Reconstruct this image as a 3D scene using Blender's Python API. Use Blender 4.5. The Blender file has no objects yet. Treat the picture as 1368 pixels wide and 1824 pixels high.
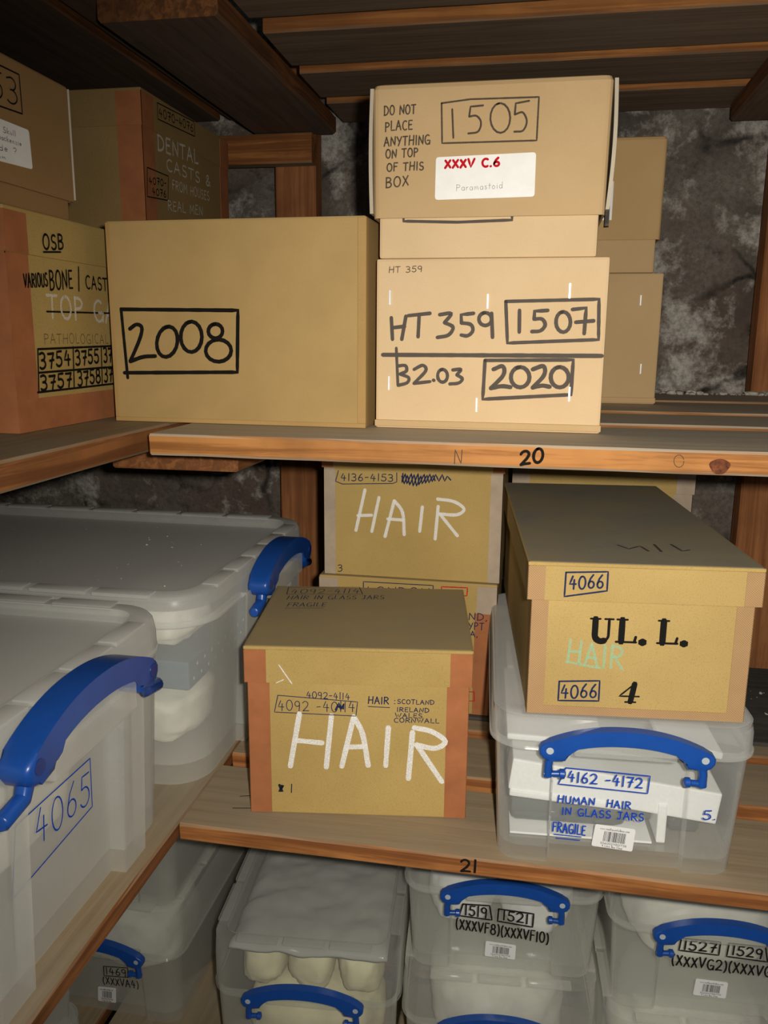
import bpy, bmesh, math, random
from mathutils import Vector, Matrix, noise

scene = bpy.context.scene
COL = scene.collection
R = math.radians

# ------------------------------------------------------------------ camera, light, exposure
# Metres.  The origin is at the photographer's eye; X runs along the right-hand shelves, Y into the room, Z up.
cam_data = bpy.data.cameras.new('camera')
cam_data.sensor_fit = 'HORIZONTAL'
cam_data.sensor_width = 36.0
cam_data.lens = 1475.0 / 1368.0 * 36.0
cam_data.clip_start = 0.02
cam = bpy.data.objects.new('camera', cam_data)
_r, _u, _f = (0.98323746, 0.18214729, 0.00815197), (-0.04533469, 0.20092306, 0.97855745), (-0.17660367, 0.96252392, -0.20581267)
cam.matrix_world = Matrix(((_r[0], _u[0], -_f[0], 0), (_r[1], _u[1], -_f[1], 0), (_r[2], _u[2], -_f[2], 0), (0, 0, 0, 1)))
COL.objects.link(cam)
scene.camera = cam

world = bpy.data.worlds.new('world')
scene.world = world
world.use_nodes = True
world.node_tree.nodes['Background'].inputs[0].default_value = (0.85, 0.92, 1.0, 1)
world.node_tree.nodes['Background'].inputs[1].default_value = 0.09

# the camera's own flash gun, a hand's width right of the lens
flash = bpy.data.lights.new('camera_flash', 'SPOT')
flash.energy = 37.0
flash.color = (1.0, 0.93, 0.82)
flash.spot_size = R(118)
flash.spot_blend = 1.0
flash.shadow_soft_size = 0.009
flash_ob = bpy.data.objects.new('camera_flash', flash)
flash_ob.location = (0.034, -0.005, 0.02)
flash_ob.rotation_euler = (Vector((0.11, 0.9, -0.27)) - flash_ob.location).to_track_quat('-Z', 'Y').to_euler()
COL.objects.link(flash_ob)

scene.view_settings.view_transform = 'Standard'
scene.view_settings.look = 'None'
scene.view_settings.exposure = 0.0
scene.view_settings.gamma = 1.0
scene.view_settings.use_curve_mapping = False
try:
    scene.cycles.transparent_max_bounces = 40
    scene.cycles.max_bounces = 10
except Exception:
    pass

# ------------------------------------------------------------------ heights
Z20, Z21, Z22 = -0.0905, -0.5, -0.98          # tops of the shelves
ZUP = 0.385                                   # underside of the planks overhead
FLOOR_Z, CEIL_Z = -1.62, 0.95
WALL_Y, WALL_X = 1.63, -1.28

# ------------------------------------------------------------------ materials
def new_mat(name):
    m = bpy.data.materials.new(name); m.use_nodes = True
    nt = m.node_tree; nt.nodes.clear()
    out = nt.nodes.new('ShaderNodeOutputMaterial')
    return m, nt, out
def node(nt, typ, **kw):
    n = nt.nodes.new(typ)
    for k, v in kw.items():
        if k in ('operation', 'blend_type', 'data_type', 'feature', 'distance', 'clamp'): setattr(n, k, v)
        else: n.inputs[k].default_value = v
    return n
def lk(nt, a, b): nt.links.new(a, b)
def ramp(nt, fac, stops):
    n = nt.nodes.new('ShaderNodeValToRGB')
    el = n.color_ramp.elements
    while len(el) > 1: el.remove(el[-1])
    el[0].position = stops[0][0]; el[0].color = tuple(stops[0][1]) + (1,)
    for p, c in stops[1:]:
        e = el.new(p); e.color = tuple(c) + (1,)
    lk(nt, fac, n.inputs[0]); return n.outputs[0]
def mixc(nt, fac, a, b, blend='MIX'):
    n = nt.nodes.new('ShaderNodeMix'); n.data_type = 'RGBA'; n.blend_type = blend
    for i, v in ((0, fac), (6, a), (7, b)):
        if hasattr(v, 'is_output'): lk(nt, v, n.inputs[i])
        else: n.inputs[i].default_value = v if i == 0 else tuple(v) + (1,)
    return n.outputs[2]
def coords(nt, scale, rnd=True, kind='Object'):
    t = nt.nodes.new('ShaderNodeTexCoord')
    m = nt.nodes.new('ShaderNodeMapping')
    m.inputs['Scale'].default_value = scale
    lk(nt, t.outputs[kind], m.inputs['Vector'])
    if rnd:
        oi = nt.nodes.new('ShaderNodeObjectInfo')
        v = nt.nodes.new('ShaderNodeVectorMath'); v.operation = 'SCALE'
        v.inputs[0].default_value = (37.0, 19.0, 53.0)
        lk(nt, oi.outputs['Random'], v.inputs['Scale'])
        lk(nt, v.outputs[0], m.inputs['Location'])
    return m.outputs[0]
def noise_tex(nt, vec, scale, detail=4, rough=0.55, dist=0.0):
    n = node(nt, 'ShaderNodeTexNoise', Scale=scale, Detail=detail, Roughness=rough, Distortion=dist)
    lk(nt, vec, n.inputs['Vector']); return n.outputs['Fac']
def principled(nt, out, col, rough=0.8, spec=0.3, bump=None, bstr=0.3, bdist=0.001):
    p = node(nt, 'ShaderNodeBsdfPrincipled', Roughness=rough)
    p.inputs['Specular IOR Level'].default_value = spec
    if hasattr(col, 'is_output'): lk(nt, col, p.inputs['Base Color'])
    else: p.inputs['Base Color'].default_value = tuple(col) + (1,)
    if bump is not None:
        b = node(nt, 'ShaderNodeBump', Strength=bstr, Distance=bdist)
        lk(nt, bump, b.inputs['Height']); lk(nt, b.outputs[0], p.inputs['Normal'])
    lk(nt, p.outputs[0], out.inputs[0]); return p

def board_mat(name, base, dark, speck=0.5, dust=None, dust_amt=0.85):
    """cardboard / fibreboard: speckled fibres, faint blotches, settled dust on upward faces"""
    m, nt, out = new_mat(name)
    v = coords(nt, (1, 1, 1))
    f = noise_tex(nt, v, 900, 3, 0.7)
    big = noise_tex(nt, v, 9, 4, 0.6)
    c = mixc(nt, ramp(nt, big, [(0.30, (0, 0, 0)), (0.72, (1, 1, 1))]), dark, base)
    sp = ramp(nt, f, [(0.30, (1, 1, 1)), (0.46, (0, 0, 0))])
    spm = nt.nodes.new('ShaderNodeMath'); spm.operation = 'MULTIPLY'; spm.inputs[1].default_value = speck
    lk(nt, sp, spm.inputs[0])
    c = mixc(nt, spm.outputs[0], c, tuple(x * 0.45 for x in dark))
    if dust:
        g = nt.nodes.new('ShaderNodeNewGeometry')
        s = nt.nodes.new('ShaderNodeSeparateXYZ'); lk(nt, g.outputs['Normal'], s.inputs[0])
        up = ramp(nt, s.outputs['Z'], [(0.75, (0, 0, 0)), (0.95, (1, 1, 1))])
        patch = ramp(nt, noise_tex(nt, v, 14, 5, 0.65), [(0.25, (0.6, 0.6, 0.6)), (0.7, (1, 1, 1))])
        k = nt.nodes.new('ShaderNodeMath'); k.operation = 'MULTIPLY'; lk(nt, up, k.inputs[0]); lk(nt, patch, k.inputs[1])
        k2 = nt.nodes.new('ShaderNodeMath'); k2.operation = 'MULTIPLY'; lk(nt, k.outputs[0], k2.inputs[0]); k2.inputs[1].default_value = dust_amt
        c = mixc(nt, k2.outputs[0], c, dust)
    principled(nt, out, c, 0.75, 0.25, f, 0.12, 0.0004)
    return m

def wood_mat(name, axis, edge_a, edge_b, face_a, face_b, gscale=1.0, dusty=(0.16, 0.145, 0.12)):
    """sawn softwood: grain along one axis; wide horizontal faces grey with old grime, sawn edges still orange"""
    m, nt, out = new_mat(name)
    sc = [60 * gscale] * 3; sc['XYZ'.index(axis)] = 2.2 * gscale
    v = coords(nt, sc)
    v2 = coords(nt, (1, 1, 1))
    grain = noise_tex(nt, v, 1.6, 6, 0.65, 0.6)
    blot = noise_tex(nt, v2, 7, 4, 0.6)
    edge = ramp(nt, grain, [(0.36, tuple(x * 0.8 for x in edge_b)), (0.46, edge_b), (0.58, edge_a)])
    edge = mixc(nt, ramp(nt, blot, [(0.42, (0, 0, 0)), (0.75, (0.75, 0.75, 0.75))]), edge, tuple(x * 0.55 for x in edge_b))
    face = ramp(nt, grain, [(0.30, face_b), (0.68, face_a)])
    face = mixc(nt, ramp(nt, blot, [(0.35, (0, 0, 0)), (0.75, (0.6, 0.6, 0.6))]), face, dusty)
    g = nt.nodes.new('ShaderNodeNewGeometry')
    s = nt.nodes.new('ShaderNodeSeparateXYZ'); lk(nt, g.outputs['Normal'], s.inputs[0])
    ab = nt.nodes.new('ShaderNodeMath'); ab.operation = 'ABSOLUTE'; lk(nt, s.outputs['Z'], ab.inputs[0])
    up = ramp(nt, ab.outputs[0], [(0.55, (0, 0, 0)), (0.85, (1, 1, 1))])
    c = mixc(nt, up, edge, face)
    principled(nt, out, c, 0.72, 0.25, grain, 0.35, 0.0012)
    return m

def plain_mat(name, col, rough=0.6, spec=0.3, noise_amt=0.12, nscale=60):
    m, nt, out = new_mat(name)
    v = coords(nt, (1, 1, 1))
    f = noise_tex(nt, v, nscale, 4, 0.6)
    lo = tuple(max(0, x * (1 - 2 * noise_amt)) for x in col); hi = tuple(min(1, x * (1 + 2 * noise_amt)) for x in col)
    principled(nt, out, ramp(nt, f, [(0.3, lo), (0.7, hi)]), rough, spec)
    return m

def cloth_mat(name, col):
    """woven binding tape"""
    m, nt, out = new_mat(name)
    v = coords(nt, (1, 1, 1), rnd=False)
    w = nt.nodes.new('ShaderNodeTexChecker'); w.inputs['Scale'].default_value = 900
    w.inputs['Color1'].default_value = tuple(x * 1.12 for x in col) + (1,); w.inputs['Color2'].default_value = tuple(x * 0.78 for x in col) + (1,)
    lk(nt, v, w.inputs['Vector'])
    f = noise_tex(nt, v, 25, 4, 0.6)
    c = mixc(nt, ramp(nt, f, [(0.35, (0, 0, 0)), (0.8, (0.5, 0.5, 0.5))]), w.outputs[0], tuple(x * 0.7 for x in col))
    principled(nt, out, c, 0.85, 0.15)
    return m

def ink_mat(name, col, alpha=1.0, patchy=0.0, scale=900):
    """pen, pencil or chalk: a thin mark, broken up where the tool skipped"""
    m, nt, out = new_mat(name)
    d = node(nt, 'ShaderNodeBsdfDiffuse', Color=tuple(col) + (1,))
    t = nt.nodes.new('ShaderNodeBsdfTransparent')
    mx = nt.nodes.new('ShaderNodeMixShader')
    v = coords(nt, (1, 1, 1), rnd=False)
    f = noise_tex(nt, v, scale, 3, 0.7)
    a = ramp(nt, f, [(0.5 - 0.22 * patchy - 0.02, (alpha,) * 3), (0.5 + 0.25 * (1 - patchy) + 0.08, (alpha * (1 - patchy),) * 3)])
    lk(nt, a, mx.inputs[0]); lk(nt, t.outputs[0], mx.inputs[1]); lk(nt, d.outputs[0], mx.inputs[2])
    lk(nt, mx.outputs[0], out.inputs[0]); return m

def plastic_mat(name, col, body, rough=0.25, gloss=1.0, dust=0.0):
    """translucent polypropylene: part see-through, part milky"""
    m, nt, out = new_mat(name)
    tr = node(nt, 'ShaderNodeBsdfTransparent', Color=(0.97, 0.98, 0.97, 1))
    df = node(nt, 'ShaderNodeBsdfDiffuse', Color=tuple(col) + (1,))
    tl = node(nt, 'ShaderNodeBsdfTranslucent', Color=tuple(col) + (1,))
    mk = nt.nodes.new('ShaderNodeMixShader'); mk.inputs[0].default_value = 0.3
    lk(nt, df.outputs[0], mk.inputs[1]); lk(nt, tl.outputs[0], mk.inputs[2])
    v = coords(nt, (1, 1, 1), rnd=True)
    f = noise_tex(nt, v, 18, 5, 0.6)
    fac = ramp(nt, f, [(0.3, (body * 0.88,) * 3), (0.7, (min(1, body * 1.1),) * 3)])
    # a wall met at a slant is a longer way through milky plastic
    lw = nt.nodes.new('ShaderNodeLayerWeight'); lw.inputs['Blend'].default_value = 0.5
    pw = node(nt, 'ShaderNodeMath', operation='POWER'); lk(nt, lw.outputs['Facing'], pw.inputs[0]); pw.inputs[1].default_value = 3.0
    pm = node(nt, 'ShaderNodeMath', operation='MULTIPLY'); lk(nt, pw.outputs[0], pm.inputs[0]); pm.inputs[1].default_value = 0.75
    pa = node(nt, 'ShaderNodeMath', operation='ADD'); pa.use_clamp = True; lk(nt, pm.outputs[0], pa.inputs[0]); lk(nt, fac, pa.inputs[1]); fac = pa.outputs[0]
    if dust:
        g = nt.nodes.new('ShaderNodeNewGeometry')
        s = nt.nodes.new('ShaderNodeSeparateXYZ'); lk(nt, g.outputs['Normal'], s.inputs[0])
        up = ramp(nt, s.outputs['Z'], [(0.9, (0, 0, 0)), (0.99, (dust,) * 3)])
        ad = nt.nodes.new('ShaderNodeMath'); ad.operation = 'ADD'; ad.use_clamp = True
        lk(nt, fac, ad.inputs[0]); lk(nt, up, ad.inputs[1]); fac = ad.outputs[0]
        cc = mixc(nt, up, col, (0.26, 0.25, 0.23)); lk(nt, cc, df.inputs[0])
    m1 = nt.nodes.new('ShaderNodeMixShader')
    lk(nt, fac, m1.inputs[0]); lk(nt, tr.outputs[0], m1.inputs[1]); lk(nt, mk.outputs[0], m1.inputs[2])
    gl = node(nt, 'ShaderNodeBsdfGlossy', Roughness=rough)
    fr = node(nt, 'ShaderNodeFresnel', IOR=1.4)
    fm = nt.nodes.new('ShaderNodeMath'); fm.operation = 'MULTIPLY'; fm.inputs[1].default_value = gloss
    gb = nt.nodes.new('ShaderNodeNewGeometry')
    fb = node(nt, 'ShaderNodeMath', operation='SUBTRACT'); fb.inputs[0].default_value = 1.0; lk(nt, gb.outputs['Backfacing'], fb.inputs[1])
    ff = node(nt, 'ShaderNodeMath', operation='MULTIPLY'); lk(nt, fr.outputs[0], ff.inputs[0]); lk(nt, fb.outputs[0], ff.inputs[1])
    lk(nt, ff.outputs[0], fm.inputs[0])
    m2 = nt.nodes.new('ShaderNodeMixShader')
    lk(nt, fm.outputs[0], m2.inputs[0]); lk(nt, m1.outputs[0], m2.inputs[1]); lk(nt, gl.outputs[0], m2.inputs[2])
    lk(nt, m2.outputs[0], out.inputs[0]); return m

def stone_mat(name, whites=0.5):
    """rubble masonry with flaking limewash"""
    m, nt, out = new_mat(name)
    v = coords(nt, (1, 1, 1), rnd=False)
    wob = nt.nodes.new('ShaderNodeTexNoise'); wob.inputs['Scale'].default_value = 9; wob.inputs['Detail'].default_value = 5
    lk(nt, v, wob.inputs['Vector'])
    wv = nt.nodes.new('ShaderNodeVectorMath'); wv.operation = 'MULTIPLY_ADD'
    lk(nt, wob.outputs['Color'], wv.inputs[0]); wv.inputs[1].default_value = (0.10, 0.10, 0.10); lk(nt, v, wv.inputs[2])
    vo = nt.nodes.new('ShaderNodeTexVoronoi'); vo.feature = 'DISTANCE_TO_EDGE'; vo.inputs['Scale'].default_value = 5.5
    lk(nt, wv.outputs[0], vo.inputs['Vector'])
    vc = nt.nodes.new('ShaderNodeTexVoronoi'); vc.inputs['Scale'].default_value = 5.5
    lk(nt, wv.outputs[0], vc.inputs['Vector'])
    a = noise_tex(nt, v, 5, 8, 0.66, 0.15)
    b = noise_tex(nt, v, 9, 10, 0.68, 0.1)
    c = noise_tex(nt, v, 120, 4, 0.7)
    base = ramp(nt, a, [(0.30, (0.075, 0.065, 0.056)), (0.5, (0.18, 0.155, 0.128)), (0.7, (0.29, 0.27, 0.235))])
    sepc = nt.nodes.new('ShaderNodeSeparateColor'); lk(nt, vc.outputs['Color'], sepc.inputs[0])
    base = mixc(nt, ramp(nt, sepc.outputs[0], [(0.3, (0, 0, 0)), (0.9, (0.6, 0.6, 0.6))]), base, (0.17, 0.115, 0.09))
    crack = ramp(nt, vo.outputs['Distance'], [(0.012, (0.9, 0.9, 0.9)), (0.045, (0, 0, 0))])
    keep = ramp(nt, a, [(0.42, (1, 1, 1)), (0.56, (0, 0, 0))])
    cm = nt.nodes.new('ShaderNodeMath'); cm.operation = 'MULTIPLY'; lk(nt, crack, cm.inputs[0]); lk(nt, keep, cm.inputs[1])
    pat = ramp(nt, b, [(0.50, (0, 0, 0)), (0.60, (whites,) * 3)])
    col = mixc(nt, pat, base, (0.72, 0.69, 0.63))
    col = mixc(nt, cm.outputs[0], col, (0.016, 0.015, 0.014))
    pits = ramp(nt, b, [(0.30, (0.9, 0.9, 0.9)), (0.38, (0, 0, 0))])
    col = mixc(nt, pits, col, (0.02, 0.02, 0.018))
    col = mixc(nt, ramp(nt, c, [(0.35, (0.55, 0.55, 0.55)), (0.6, (0, 0, 0))]), col, (0.08, 0.073, 0.065))
    principled(nt, out, col, 0.9, 0.15, b, 0.9, 0.012)
    return m

def glass_mat(name, tint=(0.55, 0.58, 0.56), body=0.25):
    return plastic_mat(name, tint, body, 0.04, 1.6)

def barcode_mat(name):
    m, nt, out = new_mat(name)
    principled(nt, out, (0.80, 0.80, 0.80), 0.45, 0.4); return m

M = {}
M['kraft_new'] = board_mat('kraft_new', (0.51, 0.355, 0.185), (0.46, 0.315, 0.155), 0.12)
M['kraft_tan'] = board_mat('kraft_tan', (0.50, 0.335, 0.155), (0.44, 0.29, 0.13), 0.12)
M['kraft_pale'] = board_mat('kraft_pale', (0.63, 0.465, 0.275), (0.58, 0.42, 0.24), 0.12)
M['kraft_old'] = board_mat('kraft_old', (0.43, 0.29, 0.115), (0.345, 0.23, 0.088), 0.18, (0.30, 0.25, 0.17), 0.7)
M['kraft_brown'] = board_mat('kraft_brown', (0.34, 0.205, 0.085), (0.295, 0.175, 0.07), 0.2)
M['kraft_rim'] = board_mat('kraft_rim', (0.42, 0.27, 0.10), (0.36, 0.22, 0.08), 0.2)
M['board_raw'] = board_mat('board_raw', (0.52, 0.46, 0.36), (0.42, 0.37, 0.28), 0.2)
M['fibre'] = board_mat('fibre', (0.47, 0.33, 0.115), (0.40, 0.275, 0.09), 0.5, (0.29, 0.235, 0.14), 0.92)
M['fibre_grey'] = board_mat('fibre_grey', (0.46, 0.325, 0.12), (0.39, 0.27, 0.095), 0.5, (0.21, 0.20, 0.165), 0.97)
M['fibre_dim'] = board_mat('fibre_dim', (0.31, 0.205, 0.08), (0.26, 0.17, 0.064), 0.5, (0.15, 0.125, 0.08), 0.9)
M['tape_salmon'] = plain_mat('tape_salmon', (0.36, 0.135, 0.054), 0.75, 0.2, 0.07, 30)
M['tape_grey'] = plain_mat('tape_grey', (0.40, 0.32, 0.24), 0.8, 0.2, 0.07, 30)
M['tape_woven'] = cloth_mat('tape_woven', (0.41, 0.255, 0.125))
M['paper'] = plain_mat('paper', (0.82, 0.82, 0.80), 0.6, 0.25, 0.02)
M['sticker'] = barcode_mat('sticker')
M['steel'] = plain_mat('steel', (0.75, 0.77, 0.8), 0.3, 0.8, 0.05)
M['blue_plastic'] = plain_mat('blue_plastic', (0.009, 0.066, 0.32), 0.32, 0.5, 0.03)
M['pin'] = plain_mat('pin', (0.42, 0.47, 0.5), 0.4, 0.4, 0.03)
M['tub_frosted'] = plastic_mat('tub_frosted', (0.96, 0.955, 0.92), 0.17, 0.3, 0.5)
M['tub_lid'] = plastic_mat('tub_lid', (0.94, 0.94, 0.92), 0.26, 0.3, 0.4, dust=0.32)
M['box_clear'] = plastic_mat('box_clear', (0.97, 0.97, 0.95), 0.075, 0.07, 1.7)
M['lid_clear'] = plastic_mat('lid_clear', (0.97, 0.97, 0.95), 0.16, 0.09, 1.7)
M['box_milky'] = plastic_mat('box_milky', (0.96, 0.95, 0.89), 0.12, 0.13, 1.7)
M['lid_milky'] = plastic_mat('lid_milky', (0.96, 0.95, 0.90), 0.155, 0.13, 1.7)
M['lid_thin'] = plastic_mat('lid_thin', (0.96, 0.96, 0.92), 0.075, 0.11, 0.8)
M['foam'] = plain_mat('foam', (0.86, 0.86, 0.87), 0.8, 0.2, 0.02, 300)
M['padding'] = plain_mat('padding', (0.80, 0.78, 0.70), 0.8, 0.2, 0.08, 20)
M['cream'] = plain_mat('cream', (0.80, 0.74, 0.50), 0.8, 0.2, 0.1, 15)
M['bag'] = plastic_mat('bag', (0.62, 0.62, 0.60), 0.80, 0.15, 1.0)
M['perforated'] = plain_mat('perforated', (0.10, 0.17, 0.23), 0.5, 0.4, 0.05)
M['glass'] = glass_mat('glass')
M['glass_dark'] = glass_mat('glass_dark', (0.22, 0.24, 0.235), 0.45)
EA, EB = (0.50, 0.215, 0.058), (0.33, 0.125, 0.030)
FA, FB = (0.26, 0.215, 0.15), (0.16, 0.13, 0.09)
M['wood_x'] = wood_mat('wood_x', 'X', (0.42, 0.185, 0.052), (0.27, 0.105, 0.026), (0.56, 0.49, 0.38), (0.42, 0.36, 0.27), dusty=(0.44, 0.41, 0.35))
M['wood_y'] = wood_mat('wood_y', 'Y', (0.27, 0.108, 0.034), (0.17, 0.062, 0.02), (0.34, 0.26, 0.16), (0.24, 0.18, 0.105), dusty=(0.33, 0.295, 0.235))
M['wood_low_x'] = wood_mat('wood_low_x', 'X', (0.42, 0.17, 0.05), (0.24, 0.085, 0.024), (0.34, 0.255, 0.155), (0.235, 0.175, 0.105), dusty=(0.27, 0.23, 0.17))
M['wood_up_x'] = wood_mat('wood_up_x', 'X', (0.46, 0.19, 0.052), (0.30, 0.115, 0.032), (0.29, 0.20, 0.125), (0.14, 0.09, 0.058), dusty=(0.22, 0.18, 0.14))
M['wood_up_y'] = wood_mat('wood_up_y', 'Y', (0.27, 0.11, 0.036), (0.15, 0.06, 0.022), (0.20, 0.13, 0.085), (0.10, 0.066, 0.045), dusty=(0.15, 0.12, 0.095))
M['wood_z'] = wood_mat('wood_z', 'Z', (0.44, 0.18, 0.065), (0.32, 0.12, 0.042), (0.3, 0.16, 0.07), (0.2, 0.1, 0.04))
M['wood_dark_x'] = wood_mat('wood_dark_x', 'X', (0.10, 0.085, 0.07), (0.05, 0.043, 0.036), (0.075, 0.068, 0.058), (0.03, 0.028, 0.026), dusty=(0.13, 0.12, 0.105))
M['knot'] = plain_mat('knot', (0.12, 0.035, 0.012), 0.7, 0.2, 0.35, 200)
M['stone'] = stone_mat('stone', 0.75)
M['concrete'] = stone_mat('concrete', 0.2)
M['rubble'] = stone_mat('rubble', 0.5)
INK = {
    'marker': ink_mat('marker', (0.012, 0.011, 0.010), 0.97, 0.05),
    'grey_marker': ink_mat('grey_marker', (0.10, 0.085, 0.075), 0.92, 0.15, 400),
    'pencil': ink_mat('pencil', (0.075, 0.062, 0.05), 0.85, 0.3),
    'faint': ink_mat('faint', (0.30, 0.30, 0.29), 0.7, 0.3),
    'chalk': ink_mat('chalk', (0.90, 0.89, 0.86), 0.95, 0.55, 1100),
    'old_chalk': ink_mat('old_chalk', (0.84, 0.83, 0.77), 0.8, 0.7, 900),
    'green_chalk': ink_mat('green_chalk', (0.35, 0.66, 0.45), 0.85, 0.8, 1100),
    'blue_pen': ink_mat('blue_pen', (0.02, 0.03, 0.085), 0.92, 0.1),
    'bright_blue': ink_mat('bright_blue', (0.01, 0.06, 0.45), 0.97, 0.05),
    'red_pen': ink_mat('red_pen', (0.5, 0.012, 0.02), 0.97, 0.05),
    'ink': ink_mat('ink', (0.02, 0.022, 0.035), 0.95, 0.05),
    'print': ink_mat('print', (0.012, 0.012, 0.012), 0.97, 0.1, 700),
}
WNAME = {'old_chalk': 'chalk_writing', 'marker': 'marker_writing', 'grey_marker': 'marker_writing', 'pencil': 'pencil_writing', 'faint': 'pencil_writing', 'chalk': 'chalk_writing',
         'green_chalk': 'green_chalk_writing', 'blue_pen': 'pen_writing', 'bright_blue': 'blue_pen_writing', 'red_pen': 'red_writing', 'ink': 'pen_writing', 'print': 'stencilled_letters'}
WLABEL = {'old_chalk': 'rubbed white chalk writing', 'marker': 'black marker writing', 'grey_marker': 'grey marker writing', 'pencil': 'pencil writing', 'faint': 'faint pencil writing', 'chalk': 'white chalk writing',
          'green_chalk': 'pale green chalk writing', 'blue_pen': 'dark blue pen writing', 'bright_blue': 'bright blue pen writing', 'red_pen': 'red writing', 'ink': 'dark ink writing', 'print': 'black printed letters'}

# ------------------------------------------------------------------ object helpers
POSE = {}
def thing(name, label, cat, loc=(0, 0, 0), rotz=0.0, group=None):
    o = bpy.data.objects.new(name, None); COL.objects.link(o)
    o.empty_display_size = 0.05
    o.location = loc; o.rotation_euler = (0, 0, R(rotz))
    o['label'] = label; o['category'] = cat
    if group: o['group'] = group
    POSE[o.name] = Matrix.Translation(Vector(loc)) @ Matrix.Rotation(R(rotz), 4, 'Z')
    return o
def obj(name, bm, mat, parent=None, label=None, smooth=False, loc=None):
    me = bpy.data.meshes.new(name)
    bmesh.ops.recalc_face_normals(bm, faces=bm.faces[:])
    bm.to_mesh(me); bm.free()
    if smooth:
        for p in me.polygons: p.use_smooth = True
    me.materials.append(mat)
    o = bpy.data.objects.new(name, me); COL.objects.link(o)
    if parent is not None: o.parent = parent
    if loc is not None: o.location = loc
    if label: o['label'] = label
    return o
def tag(o, label, cat, group=None):
    o['label'] = label; o['category'] = cat
    if group: o['group'] = group
    return o
def structure(name, bm, mat, smooth=False):
    o = obj(name, bm, mat, smooth=smooth); o['kind'] = 'structure'; return o
def smooth_by_angle(o, deg=35):
    me = o.data
    for p in me.polygons: p.use_smooth = True
    b = bmesh.new(); b.from_mesh(me)
    for e in b.edges:
        if len(e.link_faces) == 2 and e.calc_face_angle(0) > R(deg): e.smooth = False
    b.to_mesh(me); b.free()

def add_box(bm, x0, x1, y0, y1, z0, z1, bev=0.0, seg=2, mtx=None):
    vs = [bm.verts.new((x, y, z)) for x in (x0, x1) for y in (y0, y1) for z in (z0, z1)]
    fs = [(0, 1, 3, 2), (4, 6, 7, 5), (0, 4, 5, 1), (2, 3, 7, 6), (0, 2, 6, 4), (1, 5, 7, 3)]
    faces = [bm.faces.new([vs[i] for i in f]) for f in fs]
    if mtx is not None:
        for v in vs: v.co = mtx @ v.co
    if bev > 0:
        edges = list({e for f in faces for e in f.edges})
        bmesh.ops.bevel(bm, geom=edges, offset=bev, segments=seg, profile=0.6, affect='EDGES')
def box_bm(*a, **k):
    bm = bmesh.new(); add_box(bm, *a, **k); return bm

def board(name, x0, x1, y0, y1, z0, z1, mat, parent, axis='X', seed=0, bev=0.0022, wob=0.0011, n=26):
    """a sawn board with slightly wandering, worn edges"""
    rnd = random.Random(seed)
    cx, cy, cz = (x0 + x1) / 2, (y0 + y1) / 2, (z0 + z1) / 2
    bm = bmesh.new()
    hx, hy, hz = (x1 - x0) / 2, (y1 - y0) / 2, (z1 - z0) / 2
    ax = 'XYZ'.index(axis); h = (hx, hy, hz)
    o1, o2 = [i for i in (0, 1, 2) if i != ax]
    c = bev
    ring0 = [(-h[o1] + c, -h[o2]), (h[o1] - c, -h[o2]), (h[o1], -h[o2] + c), (h[o1], h[o2] - c), (h[o1] - c, h[o2]), (-h[o1] + c, h[o2]), (-h[o1], h[o2] - c), (-h[o1], -h[o2] + c)]
    rings = []
    off = rnd.random() * 50
    for i in range(n + 1):
        a = -h[ax] + 2 * h[ax] * i / n
        ring = []
        for k, (p, q) in enumerate(ring0):
            co = [0, 0, 0]
            co[ax] = a
            w1 = noise.noise(Vector((a * 9 + off, k * 3.1, 0.0))) * wob
            w2 = noise.noise(Vector((a * 14 + off, k * 5.7, 7.0))) * wob * 0.6
            if i in (0, n): co[ax] += noise.noise(Vector((k * 2.3, off, a))) * wob
            co[o1] = p + w1; co[o2] = q + (w2 if not (o2 == 2 and q > 0) else -abs(w2))
            ring.append(bm.verts.new(co))
        rings.append(ring)
    for i in range(n):
        for k in range(8):
            bm.faces.new((rings[i][k], rings[i][(k + 1) % 8], rings[i + 1][(k + 1) % 8], rings[i + 1][k]))
    bm.faces.new(rings[0]); bm.faces.new(rings[-1])
    return obj(name, bm, mat, parent, loc=(cx, cy, cz))

def loft(bm, loops, cap0=True, cap1=True):
    rings = [[bm.verts.new(p) for p in lp] for lp in loops]
    n = len(rings[0])
    for a, b in zip(rings, rings[1:]):
        for k in range(n):
            bm.faces.new((a[k], a[(k + 1) % n], b[(k + 1) % n], b[k]))
    if cap0: bm.faces.new(rings[0][::-1])
    if cap1: bm.faces.new(rings[-1])
    return rings
def outline(w, d, r, feats=None, n=7):
    """rounded rectangle centred on the origin; feats = [(x, push)] bends the two short-end faces (y = -d/2 and y = +d/2)"""
    pts = []
    def corner(cx, cy, a0):
        for i in range(n + 1):
            a = a0 + math.pi / 2 * i / n
            pts.append((cx + r * math.cos(a), cy + r * math.sin(a)))
    corner(-w / 2 + r, -d / 2 + r, math.pi)
    for x, p in (feats or []): pts.append((x, -d / 2 + p))
    corner(w / 2 - r, -d / 2 + r, 1.5 * math.pi)
    corner(w / 2 - r, d / 2 - r, 0)
    for x, p in (feats or [])[::-1]: pts.append((x, d / 2 - p))
    corner(-w / 2 + r, d / 2 - r, math.pi / 2)
    return pts
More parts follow.
